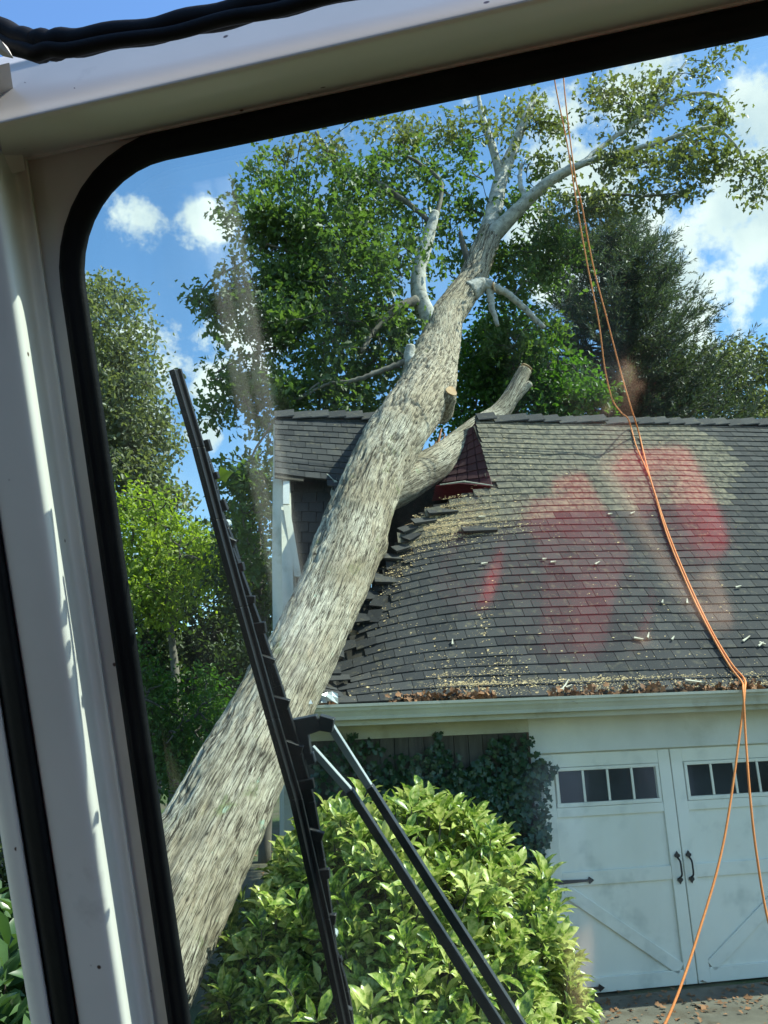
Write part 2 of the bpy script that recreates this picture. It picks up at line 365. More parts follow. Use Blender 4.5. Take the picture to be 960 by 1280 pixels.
# bent flap of underlay hanging at the torn edge
mb = MB(); e = [(408, 592, 9.3), (418, 601, 9.25), (413, 616, 9.2), (419, 634, 9.2)]; e2 = [(424, 598, 9.35), (431, 606, 9.3), (424, 622, 9.25), (421, 640, 9.2)]
mb.strip([[at(*q) for q in e], [at(*q) for q in e2]]); f_ = mb.build('torn_flashing', M_trim, house); s_ = f_.modifiers.new('t', 'SOLIDIFY'); s_.thickness = .012
mb = MB(); mb.strip([[at(432, 604, 9.15), at(445, 606, 9.1), at(462, 613, 9.0)], [at(432, 607, 9.15), at(445, 610, 9.1), at(460, 618, 9.0)]])
f_ = mb.build('torn_flashing', M_trim, house); s_ = f_.modifiers.new('t', 'SOLIDIFY'); s_.thickness = .012
# folded corner by the limb: shingles sloping into the hole, red stand-in strip for a reflection underneath
fa, fb, fc, fd = roofP(*roof_uv(596, 528)), roofP(*roof_uv(616, 607)), at(540, 612, 10.0), at(566, 556, 10.5)
def foldP(u, s, off=0):
    P = (fb*(1-s)+fa*s)*(1-u)+(fc*(1-s)+fd*s)*u; return P+off*unit(np.cross(fa-fb, fc-fb))*(1)
mb = MB()
for i in range(8):
    for j in range(5):
        a, b, s_, t_ = j/5, (j+1)/5, i/8, (i+1)/8+.01
        mb.hexa([foldP(b-.01, s_, -.015), foldP(a+.01, s_, -.015), foldP(a+.01, t_, -.015), foldP(b-.01, t_, -.015), foldP(b-.01, s_, .012), foldP(a+.01, s_, .012), foldP(a+.01, t_, 0), foldP(b-.01, t_, 0)], rng.random())
M_shred = mat('reddish_shingle', (.035, .012, .014), (.075, .020, .024), scale=4, rough=.9, attr=True, pos=(.1, .9))
mb.strip([[foldP(0, 0, -.02), foldP(1, 0, -.02)], [foldP(0, 1, -.02), foldP(1, 1, -.02)]])
fp = mb.build('roof', M_shred, house, attr=True); fp['label'] = 'folded reddish shingle flap beside the broken limb'
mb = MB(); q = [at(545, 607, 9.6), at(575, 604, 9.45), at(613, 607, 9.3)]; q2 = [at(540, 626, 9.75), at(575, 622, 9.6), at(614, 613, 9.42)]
mb.strip([q, q2]); f_ = mb.build('red_strip', M_red, house); f_.modifiers.new('t', 'SOLIDIFY').thickness = .01; f_['label'] = 'dark red strip under the folded shingles, standing in for a red reflection'  # made-up strip standing in for a likely red reflection
mb = MB(); mb.tube([at(550, 606, 9.42), at(580, 602, 9.35), at(616, 607, 9.2)], [.008, .012, .006], 5); mb.build('torn_flashing', M_trim, house)
# torn shingle edges lifting along the trunk
mb = MB()
for (x, y, w_, hh, a_) in [(492, 668, 26, 7, -8), (505, 660, 22, 6, 20), (517, 650, 20, 5, 35), (487, 700, 30, 6, -5), (512, 640, 22, 5, 25), (532, 634, 30, 4, 10), (476, 726, 18, 5, 60), (555, 626, 40, 4, 5), (600, 655, 44, 4, 2), (470, 745, 20, 5, 70)]:
    mb = MB(); u, s = roof_uv(x, y); dn = sag(np.array([[u, s]]))[0]; P = roofP(u, s, -dn+.03); ca, sa = cos(radians(a_)), sin(radians(a_)); k = 9/960
    X = (UH*ca+SS*sa)*w_*k/2; Y = (-UH*sa+SS*ca)*.075; mb.hexa([P-X-Y, P+X-Y, P+X+Y-SN*.03, P-X+Y-SN*.03, P-X-Y+SN*.012+SN*.02, P+X-Y+SN*.012+SN*.03, P+X+Y-SN*.02, P-X+Y-SN*.02], rng.random()); mb.build('lifted_shingle', M_shin, rp, attr=True)
# snapped sheathing and felt along the tear
M_felt = mat('torn_felt', (.03, .028, .026), (.06, .055, .05), scale=5, rough=.95)
for i in range(30):
    f_ = rng.uniform(.3, 7.6); j_ = int(f_); q = BND[j_]*(1-(f_-j_))+BND[min(j_+1, 8)]*(f_-j_); dn = sag(q[None])[0]; P = roofP(q[0]+.02, q[1], -dn-.03-.05*rng.random())
    d_ = unit(-SL*rng.uniform(.5, 1.2)-SN*rng.uniform(-.1, .9)+SS*rng.normal()*.5); l_ = rng.uniform(.08, .26); w_ = unit(np.cross(d_, SN))*rng.uniform(.012, .05)
    mb = MB(); mb.hexa([P-w_, P+w_, P+d_*l_+w_*.1, P+d_*l_*.8-w_*.3, P-w_+SN*.012, P+w_+SN*.012, P+d_*l_+w_*.1+SN*.006, P+d_*l_*.8-w_*.3+SN*.006])
    mb.build('splinter' if i % 3 else 'torn_felt', M_ply if i % 3 else M_felt, house)
# splintered rafters
M_spl = mat('splintered_wood', (.35, .14, .06), (.5, .25, .12), scale=5, rough=.8)
mb = MB()
for a, b, r_ in [((546, 560, 10.2), (552, 535, 10.3), .03), ((552, 565, 10.2), (556, 542, 10.25), .025), ((540, 566, 10.2), (545, 552, 10.2), .03)]:
    MB().tube([at(*a), at(*b)], [r_, r_*.3], 4).build('broken_rafter', M_spl, house)
# ridge caps
mb = MB()
def caps(u0, u1, f):
    u = u0
    while u < u1:
        w = .27; dz = f(u)
        for sg in (-1, 1):
            a = H(u, RV, RZ+.02+dz); b = H(u+w, RV, RZ+.045+dz); dn = (np.array([0, 0, 0])+VH*sg*.13-ZH*.14)
            mb.hexa([a, b, b+dn, a+dn, a+ZH*.012, b+ZH*.02, b+dn+ZH*.02, a+dn+ZH*.012], .3+.7*rng.random())
        u += .24
caps(BND[-1, 0]+.02, UR, lambda u: .008*rng.normal()); mb.build('ridge_cap', M_shin, house, attr=True); mb = MB(); caps(UL, UPL[-1, 0]-.1, lambda u: .008*rng.normal())
mb.build('ridge_cap', M_shin, house, attr=True)
# back slope
mb = MB()
for (a, b) in ((UL, UPL[-1, 0]-.25), (BND[-1, 0]+.1, UR)):
    mb.hexa([H(a, RV, RZ-.03), H(b, RV, RZ-.03), H(b, RV*2-EV, EZ-.03), H(a, RV*2-EV, EZ-.03), H(a, RV, RZ), H(b, RV, RZ), H(b, RV*2-EV, EZ), H(a, RV*2-EV, EZ)])
zl = RZ-.50; vl = RV+(RZ-zl)/TP
mb.hexa([H(UPL[-1, 0]-.24, vl, zl-.03), H(BND[-1, 0]+.09, vl, zl-.03), H(BND[-1, 0]+.09, RV*2-EV, EZ-.03), H(UPL[-1, 0]-.24, RV*2-EV, EZ-.03), H(UPL[-1, 0]-.24, vl, zl), H(BND[-1, 0]+.09, vl, zl), H(BND[-1, 0]+.09, RV*2-EV, EZ), H(UPL[-1, 0]-.24, RV*2-EV, EZ)])
bk = mb.build('roof', mat('rear_shingles', (.05, .05, .05), (.1, .1, .1), scale=5, rough=.9), house); bk['label'] = 'rear roof slope'
MB().box(H(-3.5, .15, 2.40), UH*9.6, VH*5.6, ZH*.03).build('attic_floor', M_dark, house)
# gutter with fascia and soffit boards
GL = -3.50
def extr(prof, u0, u1, nn=1):
    mb = MB(); k = len(prof)
    vs = [H(u, v, z) for u in np.linspace(u0, u1, nn+1) for v, z in prof]
    return mb.add(vs, [(i*k+j, i*k+(j+1) % k, (i+1)*k+(j+1) % k, (i+1)*k+j) for i in range(nn) for j in range(k)]+[tuple(range(k))[::-1], tuple(nn*k+j for j in range(k))])
gp = [(-.47, 2.60), (-.47, 2.47), (-.54, 2.47), (-.545, 2.50), (-.56, 2.53), (-.575, 2.55), (-.58, 2.575), (-.60, 2.58), (-.60, 2.605), (-.590, 2.605), (-.588, 2.59), (-.565, 2.585), (-.55, 2.54), (-.53, 2.49), (-.485, 2.482), (-.482, 2.60)]
gu = extr(gp, GL, UR, 1).build('gutter', M_trim, house)
extr([(-.46, 2.60), (-.46, 2.42), (-.435, 2.42), (-.435, 2.60)], GL-.04, UR).build('fascia', M_trim, house)
extr([(-.433, 2.44), (-.433, 2.425), (-.002, 2.425), (-.002, 2.44)], GL, UR).build('soffit', M_trim, house)
# crumpled light metal at the gutter's broken end
M_metal = mat('crumpled_flashing', (.55, .60, .62), (.70, .74, .76), scale=5, rough=.35, metal=.2)
mb = MB(); 
for k_ in range(5):
    x = 356+k_*13; mb.strip([[at(x+dx, y+rng.normal()*1.5, 6.9+rng.normal()*.03) for dx in (0, 7, 14)] for y in (866, 871, 878)])
c_ = mb.build('bent_flashing', M_metal, house); c_.modifiers.new('t', 'SOLIDIFY').thickness = .006
mb = MB(); mb.strip([[at(374, 866, 6.7), at(383, 864, 6.7)], [at(383, 881, 6.62), at(391, 880, 6.62)]]); c_ = mb.build('bent_flashing', M_metal, house); c_.modifiers.new('t', 'SOLIDIFY').thickness = .006
# walls
def wallbox(u0, u1, z0, z1, v0=0, v1=.14): return MB().box(H(u0, v0, z0), UH*(u1-u0), VH*(v1-v0), ZH*(z1-z0))
DL, DR, DT = -1.21, 1.45, 2.09                 # door opening
fr = wallbox(-1.31, UR, DT, 2.423, -.02); fr.build('wall', M_white, house)['label'] = 'white header board above the garage door'
wallbox(-3.5, -1.312, 2.29, 2.423, -.022, .12).build('wall', M_trim, house)
# plank wall left of the door
mb = MB(); u = -3.5
while u < -1.33:
    w = .135+.03*rng.random(); mb.box(H(u+.004, .0+.006*rng.random(), 0), UH*(min(w, -1.33-u)-.006), VH*.1, ZH*2.288); u += w
mb.build('wall', M_sid, house)['label'] = 'dark weathered plank wall left of the door'
wallbox(-1.328, -1.312, 0, 2.29, -.015, .1).build('corner_board', mat('brown_board', (.09, .05, .03), (.13, .08, .05), rough=.8), house)
wallbox(-1.31, DL, 0, DT-.002, -.018).build('door_casing', M_white, house); wallbox(DR, DR+.11, 0, DT-.002, -.018).build('door_casing', M_white, house)
wallbox(DR+.112, UR, 0, DT-.002, 0).build('wall', M_white, house)
bw = MB().box(H(-3.5, RV*2-EV-.5, 0), UH*(UR+3.5), VH*.14, ZH*2.6).build('wall', M_white, house); bw['label'] = 'rear wall'
def gable(u): 
    pr = [(0, 0), (0, 2.55), (RV, RZ-.15), (RV*2-EV-.45, 2.55), (RV*2-EV-.45, 0)]
    vs = [H(u, v, z) for v, z in pr]+[H(u+.12, v, z) for v, z in pr]; k = 5
    return MB().add(vs, [(0, 1, 2, 3, 4), (9, 8, 7, 6, 5)]+[(j, j+5, (j+1) % 5+5, (j+1) % 5) for j in range(5)])
o_ = gable(UL+.08).build('wall', M_trim, house); o_['label'] = 'left gable wall'
o_ = gable(UR-.3).build('wall', M_white, house); o_['label'] = 'right gable wall'
# rake board, knocked loose, and an upright white trim strip
mb = MB()
ra = [at(342, 530, 9.85), at(341, 600, 9.3), at(340, 700, 8.7), at(341, 790, 8.2)]; rb = [at(343.5, 530, 9.8), at(352, 600, 9.2), at(368, 700, 8.55), at(372, 790, 8.1)]
mb.strip([ra, rb]); o_ = mb.build('rake_board', M_trim, house); o_.modifiers.new('t', 'SOLIDIFY').thickness = .025
mb = MB(); mb.strip([[at(354, 602, 9.15), at(362, 602, 9.15)], [at(354, 631, 9.0), at(362, 631, 9.0)]]); o_ = mb.build('vent_cover', M_white, house); o_.modifiers.new('t', 'SOLIDIFY').thickness = .02
mb = MB(); mb.strip([[at(354, 633, 8.95), at(362, 633, 8.95)], [at(368, 722, 8.4), at(377, 722, 8.4)]]); o_ = mb.build('rake_board', M_trim, house); o_.modifiers.new('t', 'SOLIDIFY').thickness = .02

# garage door: two carriage leaves
M_door = mat('door_paint', (.74, .73, .65), (.80, .79, .71), scale=1.5, rough=.42, c3=(.46, .48, .44), s3=3.5, p3=(.55, .85))
M_pane = mat('window_glass', (.006, .009, .012), (.03, .04, .05), scale=1.3, rough=.12, spec=.22)
M_iron = mat('black_iron', (.012, .012, .013), rough=.4)
door = MB().box(H(DL+.002, .05, .01), UH*(DR-DL-.004), VH*.05, ZH*(DT-.012)).build('garage_door', M_door, house)
door['label'] = 'pale blue-white carriage style door with two leaves'
MID = .12
def board(u0, u1, z0, z1, p=0, t=.022): return MB().box(H(u0, .05-t-p, z0), UH*(u1-u0), VH*(t+p), ZH*(z1-z0))
for sgn in (-1, 1):
    W_ = (DR-DL)/2-.004
    def ux(a): return MID+sgn*a
    def rect(a0, a1, z0, z1, p=0):
        lo, hi = sorted((ux(a0), ux(a1))); return board(lo, hi, z0, z1, p)
    for a0, a1, z0, z1 in [(.006, .125, .012, 2.075), (W_-.12, W_, .012, 2.075)]:
        rect(a0, a1, z0, z1, .003).build('stile', M_door, door, bevel=.004)
    for z0, z1 in [(.012, .135), (.90, 1.02), (1.95, 2.075), (1.50, 1.585)]:
        rect(.126, W_-.121, z0, z1).build('rail', M_door, door, bevel=.004)
    # diagonal brace
    a = H(ux(W_-.14), .028, .87); b = H(ux(.15), .028, .14); d_ = b-a; pn = unit(np.cross(d_, VH))*.055
    MB().box(a-pn, d_, 2*pn, VH*.0215).build('diagonal_brace', M_door, door, bevel=.004)
    fm = MB()
    for a0, a1, z0, z1 in [(.135, W_-.13, 1.588, 1.625), (.135, W_-.13, 1.915, 1.947), (.135, .165, 1.626, 1.914), (W_-.165, W_-.135, 1.626, 1.914)]:
        q = rect(a0, a1, z0, z1, .008); fm.add(q.v, q.f)
    wd = (W_-.165-.165)/4
    for k in range(1, 4):
        q = rect(.165+k*wd-.012, .165+k*wd+.012, 1.627, 1.913, .004); fm.add(q.v, q.f)
    wf = fm.build('window', M_door, door, bevel=.003)
    for k in range(4):
        lo, hi = sorted((ux(.165+k*wd+.013), ux(.165+(k+1)*wd-.013)))
        MB().box(H(lo, .035, 1.628), UH*(hi-lo), VH*.012, ZH*.284).build('pane', M_pane, door)
    # pull handle with spade ends
    hd = MB(); u_ = ux(.058); 
    hd.tube(catmull([H(u_, .015, 1.09), H(u_, -.03, 1.06), H(u_, -.035, 1.0), H(u_, -.03, .94), H(u_, .015, .91)], 4), .009, 8)
    for z_, s2 in ((1.10, 1), (.90, -1)):
        pr = [(0, .045), (.012, .025), (.028, .012), (.024, -.006), (.010, -.012), (0, -.006), (-.010, -.012), (-.024, -.006), (-.028, .012), (-.012, .025)]
        vs = [H(u_+x, .020, z_+s2*y) for x, y in pr]+[H(u_+x, .010, z_+s2*y) for x, y in pr]; k = len(pr)
        hd.add(vs, [tuple(range(k)), tuple(range(k, 2*k))[::-1]]+[(j, (j+1) % k, (j+1) % k+k, j+k) for j in range(k)])
    hd.build('handle', M_iron, door)
    for z_ in (.945, .055):                   # strap hinges
        hg = MB(); a0, a1 = W_-.01, W_-.36
        pr = [(a0, .02), (a1, .010), (a1-.012, .032), (a1-.03, .02), (a1-.06, 0), (a1-.03, -.02), (a1-.012, -.032), (a1, -.010), (a0, -.02)]
        vs = [H(ux(x), .020, z_+y) for x, y in pr]+[H(ux(x), .012, z_+y) for x, y in pr]; k = len(pr)
        hg.add(vs, [tuple(range(k)), tuple(range(k, 2*k))[::-1]]+[(j, (j+1) % k, (j+1) % k+k, j+k) for j in range(k)]); hg.build('strap_hinge', M_iron, door)
# sawdust and litter on the roof
M_saw = mat('sawdust', (.50, .34, .16), (.74, .57, .32), scale=6, rough=.95, attr=True, pos=(.1, .9))
M_litter = mat('dead_leaves', (.10, .045, .02), (.34, .16, .07), scale=3, rough=.85, attr=True, pos=(.1, .9))
def on_roof(us, h=.014):
    dd = sag(us); return RO+us[:, :1]*UH+us[:, 1:]*SS+(h-dd)[:, None]*SN if np.ndim(h) else RO+us[:, :1]*UH+us[:, 1:]*SS+((h-dd)[:, None])*SN
pts = []
for (x, y, sx, sy, n) in [(545, 638, 40, 15, 9500), (600, 655, 40, 6, 900), (500, 690, 18, 22, 350), (605, 790, 5, 40, 420), (570, 852, 30, 8, 500), (640, 858, 60, 6, 700), (760, 857, 80, 4, 1300), (900, 855, 60, 4, 1100), (470, 735, 14, 22, 240), (600, 560, 40, 20, 250), (700, 560, 70, 20, 500), (530, 770, 50, 40, 300), (620, 840, 24, 18, 500), (700, 700, 150, 90, 700), (520, 840, 60, 20, 400), (860, 800, 80, 40, 200)]:
    n = int(n*1.1); x_ = x+sx*rng.normal(size=n); y_ = y+sy*rng.normal(size=n); pts.append(np.array([roof_uv(a, b) for a, b in zip(x_, y_)]))
us = np.vstack(pts); us = us[inpoly(us, POLY_R) & (us[:, 1] > .0)]; q_ = np.c_[us*3.2, np.zeros(len(us))]; brk = np.linalg.norm(us-np.array(roof_uv(560, 645)), axis=1) < .75; us = us[(fbm(q_, 3, 31)+.35*rng.normal(size=len(us)) > -.02) | (brk & (rng.random(len(us)) < .8))]; us[:, 1] = np.where(rng.random(len(us)) < .6, np.round(us[:, 1]/.127)*.127+.015+np.abs(rng.normal(size=len(us)))*.022, us[:, 1])
# streaks collect above the butts of the courses
P_ = on_roof(us, .013); nn = len(P_)
sdst = leaves('sawdust', M_saw, P_, unit(UH+SS*.2+.6*rdir(nn)*np.array([1, 1, .3])), np.tile(SN, (nn, 1))+.4*rdir(nn), rng.uniform(.006, .016, nn)+.03*rng.random(nn)**7, .5, T_NEED)
tag(sdst, kind='stuff', label='tan sawdust scattered over the broken shingles')
n = 700; x_ = rng.uniform(400, 975, n); keepm = noise3(np.c_[x_*.03, x_*0, x_*0], 2) > -.25; x_ = x_[keepm]; y_ = np.interp(x_, [380, 960], [872, 852])+rng.normal(size=len(x_))*2.2
us = np.array([roof_uv(a, b) for a, b in zip(x_, y_)]); us[:, 1] = np.abs(us[:, 1])*.8-.06; P_ = on_roof(us, .02); nn = len(P_)
lt = leaves('leaf_litter', M_litter, P_+.02*rng.normal(size=(nn, 3)), rdir(nn), np.tile(SN, (nn, 1))+1.0*rdir(nn), rng.uniform(.04, .085, nn), .9, T_OAK)
tag(lt, kind='stuff', label='brown dead leaves lying along the gutter')
M_chip = mat('wood_chip', (.55, .48, .36), (.7, .64, .5), scale=4, rough=.8)
chips = [(452*1+480-0, 800, 16, 30), (706, 858, 20, 50), (797, 801, 12, -20), (809, 797, 9, 60), (950, 807, 11, 30), (952, 806, 8, -40), (606, 702, 10, 5), (691, 704, 8, 0), (746, 706, 10, 30), (790, 643, 9, 20), (762, 644, 7, 0), (858, 753, 8, 70), (827, 754, 6, 60), (922, 735, 9, 10), (604, 640, 12, -5), (703, 866, 30, 20), (868, 855, 26, -15), (680, 700, 6, 0), (840, 800, 7, 45), (566, 800, 8, 80)]
chip0 = None
for i, (x, y, ln_, an) in enumerate(chips):
    u, s = roof_uv(x, y); s = max(s, .05); dn = sag(np.array([[u, s]]))[0]; P = roofP(u, s, .02-dn); a_ = radians(an); X = (UH*cos(a_)+SS*sin(a_)); Y = (-UH*sin(a_)+SS*cos(a_)); l = ln_*.0075
    q = MB(); q.hexa([-X*l/2-Y*.012, X*l/2-Y*.006, X*l/2+Y*.004, -X*l/2+Y*.012, -X*l/2-Y*.01+SN*.012, X*l/2-Y*.004+SN*.02, X*l/2+Y*.003+SN*.02, -X*l/2+Y*.01+SN*.012])
    o_ = q.build('wood_chip', M_chip); o_.location = tuple(P)
    tag(o_, 'pale splinter of wood lying on the dark garage shingles', 'wood chip', 'wood chips on the roof')

# ------------------------------------------------------------ trees
def kdepth(P): return (np.asarray(P)-CAM)@CF
def ontrunk(x, y): 
    d = ray(x, y); off = .14; t = ((RO+SN*off-CAM)@SN)/(d@SN); return CAM+d*t
TR = [(96, 1385, 178), (177, 1200, 150), (228, 1100, 134), (280, 1000, 116), (347, 870, 94), (385, 800, 86), (430, 700, 84), (466, 600, 81), (505, 530, 73)]
tp = [ontrunk(x, y) for x, y, w in TR]; tr_ = [w/2*kdepth(P)/960 for (x, y, w), P in zip(TR, tp)]
print('trunk base', tp[0], tr_[0], 'D at ridge', tp[-1], tr_[-1])
TU = [(535, 480, 72, 10.9), (548, 440, 54, 11.4), (557, 400, 43, 11.8), (573, 375, 40, 12.1), (590, 350, 36, 12.4), (602, 320, 33, 12.7), (613, 292, 30, 13.0)]
for x, y, w, D in TU: P = at(x, y, D); tp.append(P); tr_.append(w/2*kdepth(P)/960)
b0 = tp[0]; dn = unit(tp[0]-tp[1]); tp.insert(0, b0+dn*max(.1, (b0[2]+.35)/-dn[2])); tr_.insert(0, tr_[0]*1.18)
def bark_mesh(path, rad, name, mt, parent, nseg=128, step=.018, amp=.02, seed=0, knots=()):
    cp = np.array(catmull(path, 12)); cr_ = np.interp(np.linspace(0, len(path)-1, len(cp)), range(len(path)), rad)
    seg = np.r_[0, np.cumsum(np.linalg.norm(np.diff(cp, axis=0), axis=1))]; Lg = seg[-1]; nr = int(Lg/step)+2
    l = np.linspace(0, Lg, nr); C_ = np.stack([np.interp(l, seg, cp[:, i]) for i in range(3)], 1); r_ = np.interp(l, seg, cr_)
    T_ = unit(np.gradient(C_, axis=0)); up = np.array([0, 0, 1.]); Aa = unit(np.cross(T_, np.array([1., .3, 0]))); 
    Bb = np.cross(T_, Aa); th = np.linspace(0, 2*pi, nseg, endpoint=False)
    dirs = Aa[:, None, :]*np.cos(th)[None, :, None]+Bb[:, None, :]*np.sin(th)[None, :, None]
    R_ = r_[:, None]*np.ones(nseg)[None, :]
    q = np.stack([np.cos(th)[None, :]*R_*1.0, np.sin(th)[None, :]*R_*1.0, np.broadcast_to(l[:, None], R_.shape)], -1)
    big = fbm(q*np.array([2.4, 2.4, .8]), 4, seed)*.15*R_
    wv = fbm(q*np.array([3, 3, 1.2]), 2, seed+9)
    rid = 1-np.abs(fbm((q+wv[..., None]*.05)*np.array([19, 19, 1.5]), 3, seed+3))*3.3
    rid = np.clip(rid, -.8, 1)
    fine = fbm(q*np.array([40, 40, 14]), 2, seed+5)
    msk = np.clip(.75+1.6*fbm(q*np.array([1.6, 1.6, .5]), 3, seed+7), .15, 1)
    disp = big+amp*(-np.clip(rid, 0, 1)**3*msk*1.3+.35*fine)
    for (kl, kt, kr, kh) in knots:
        dk = np.sqrt((l[:, None]-kl)**2+(np.angle(np.exp(1j*(th[None, :]-kt)))*R_)**2)/kr; disp += kh*np.exp(-dk**2)-kh*.55*np.exp(-(dk*2.2)**2)
    V = C_[:, None, :]+dirs*(R_+disp)[..., None]
    V = V.reshape(-1, 3); idx = np.arange(nr*nseg).reshape(nr, nseg); a = idx[:-1]; b = np.roll(idx, -1, 1)[:-1]; c = np.roll(idx, -1, 1)[1:]; d = idx[1:]
    F_ = np.stack([a, b, c, d], -1).reshape(-1, 4)
    me = bpy.data.meshes.new(name); nf = len(F_)
    cap0 = idx[0][::-1]; cap1 = idx[-1]
    me.vertices.add(len(V)); me.vertices.foreach_set('co', V.astype(np.float32).ravel())
    LI = np.r_[F_.ravel(), cap0, cap1].astype(np.int32); LS = np.r_[np.arange(nf)*4, nf*4, nf*4+nseg].astype(np.int32)
    me.loops.add(len(LI)); me.loops.foreach_set('vertex_index', LI); me.polygons.add(len(LS)); me.polygons.foreach_set('loop_start', LS); me.update(calc_edges=True)
    at_ = me.attributes.new('bk', 'FLOAT_VECTOR', 'POINT'); at_.data.foreach_set('vector', q.reshape(-1, 3).astype(np.float32).ravel())
    rr_ = me.attributes.new('crack', 'FLOAT', 'POINT'); rr_.data.foreach_set('value', (np.clip(rid, 0, 1)**3*msk).astype(np.float32).ravel())
    return link(name, me, mt, parent, True), (C_, r_)
def bark_material():
    M = bpy.data.materials.new('oak_bark'); M.use_nodes = True; t = M.node_tree; n = t.nodes; b = n['Principled BSDF']; b.inputs['Roughness'].default_value = .92; b.inputs['Specular IOR Level'].default_value = .2
    a = n.new('ShaderNodeAttribute'); a.attribute_name = 'bk'
    def mp(s):
        x = n.new('ShaderNodeMapping'); x.inputs['Scale'].default_value = s; t.links.new(a.outputs['Vector'], x.inputs[0]); return x.outputs[0]
    def nse(v, sc, d=6, r=.65):
        x = n.new('ShaderNodeTexNoise'); x.inputs['Scale'].default_value = sc; x.inputs['Detail'].default_value = d; x.inputs['Roughness'].default_value = r; t.links.new(v, x.inputs['Vector']); return x.outputs['Fac']
    def ramp(f, p0, p1, c0=(0, 0, 0), c1=(1, 1, 1)):
        x = n.new('ShaderNodeValToRGB'); x.color_ramp.elements[0].position = p0; x.color_ramp.elements[1].position = p1; x.color_ramp.elements[0].color = (*c0, 1); x.color_ramp.elements[1].color = (*c1, 1); t.links.new(f, x.inputs[0]); return x.outputs[0]
    def mix(f, x, y):
        q = n.new('ShaderNodeMix'); q.data_type = 'RGBA'
        t.links.new(f, q.inputs[0])
        for i, v in ((6, x), (7, y)):
            if isinstance(v, tuple): q.inputs[i].default_value = (*v, 1)
            else: t.links.new(v, q.inputs[i])
        return q.outputs[2]
    st = mp((48, 48, 4.0)); st2 = mp((80, 80, 10)); iso = mp((1, 1, .6))
    base = ramp(nse(st, 1.3, 9, .7), .40, .57, (.15, .12, .085), (.50, .445, .33))
    pale = ramp(nse(iso, 2.1, 4), .40, .54)
    base = mix(pale, base, ramp(nse(st, 2.0, 9, .7), .36, .58, (.26, .22, .16), (.74, .68, .54)))
    lich = ramp(nse(mp((1, 1, .8)), 3.3, 7, .7), .58, .66)
    base = mix(lich, base, (.24, .27, .13))
    lich2 = ramp(nse(mp((1.3, 1.3, 1)), 5.3, 5, .6), .66, .71)
    base = mix(lich2, base, (.42, .55, .43))
    dk = ramp(nse(mp((20, 20, 3)), 1.6, 3, .5), .68, .76)
    base = mix(dk, base, (.055, .045, .035))
    sx_ = n.new('ShaderNodeSeparateXYZ'); t.links.new(a.outputs['Vector'], sx_.inputs[0]); up_ = n.new('ShaderNodeMapRange'); up_.inputs['From Min'].default_value = 8.2; up_.inputs['From Max'].default_value = 9.6; up_.inputs['To Max'].default_value = .22; t.links.new(sx_.outputs['Z'], up_.inputs['Value'])
    sm_ = n.new('ShaderNodeMath'); sm_.operation = 'ADD'; t.links.new(up_.outputs[0], sm_.inputs[0]); t.links.new(nse(mp((3, 3, 1.3)), 1.0, 5), sm_.inputs[1]); base = mix(ramp(sm_.outputs[0], .57, .66), base, ramp(nse(st, 1.0, 5), .3, .7, (.46, .36, .25), (.66, .60, .48)))
    tan_ = ramp(nse(iso, 1.3, 5), .62, .70); base = mix(tan_, base, (.40, .29, .17))
    base = mix(ramp(nse(mp((.9, .9, .5)), 1.7, 3), .45, .62, (0, 0, 0), (.55, .55, .55)), base, (.34, .27, .17))
    ca = n.new('ShaderNodeAttribute'); ca.attribute_name = 'crack'
    base = mix(ramp(ca.outputs['Fac'], .2, .95), base, (.12, .10, .075))
    def line(v, sc, w0, w1, col, base):          # thin cracks where a stretched noise crosses its middle
        f = nse(v, sc, 3, .55); sb = n.new('ShaderNodeMath'); sb.operation = 'SUBTRACT'; sb.inputs[1].default_value = .5; t.links.new(f, sb.inputs[0])
        ab = n.new('ShaderNodeMath'); ab.operation = 'ABSOLUTE'; t.links.new(sb.outputs[0], ab.inputs[0]); return mix(ramp(ab.outputs[0], w0, w1, (1, 1, 1), (0, 0, 0)), base, col)
    base = line(mp((26, 26, 1.2)), 1.0, .010, .030, (.07, .055, .04), base)
    base = line(mp((60, 60, 4.0)), 1.0, .008, .028, (.14, .115, .085), base)
    vo = n.new('ShaderNodeTexVoronoi'); vo.inputs['Scale'].default_value = 1; t.links.new(mp((6, 6, 2.6)), vo.inputs['Vector']); base = mix(ramp(vo.outputs['Distance'], .05, .09, (1, 1, 1), (0, 0, 0)), base, (.035, .028, .02))
    t.links.new(base, b.inputs['Base Color'])
    bp = n.new('ShaderNodeBump'); bp.inputs['Strength'].default_value = 1.0; bp.inputs['Distance'].default_value = .02; t.links.new(nse(st2, 1.2, 8, .75), bp.inputs['Height']); t.links.new(bp.outputs[0], b.inputs['Normal'])
    return M
M_oakbark = bark_material(); M_limb = mat('pale_limb_bark', (.30, .285, .25), (.56, .54, .49), scale=9, rough=.9, bump=.5, bscale=30, pos=(.35, .62), c3=(.16, .14, .11), s3=14, p3=(.58, .68))
oak = empty('fallen_oak', tp[1]*np.array([1, 1, 0]))
tag(oak, 'huge pale-barked oak lying across the broken garage roof, its leafy crown beyond', 'tree')
bark_mesh(tp, tr_, 'trunk', M_oakbark, oak, seed=1, amp=.032, knots=[(rng.uniform(1, 12), rng.uniform(0, 6.28), rng.uniform(.06, .13), rng.uniform(.03, .06)) for _ in range(26)])
limb_pts = []
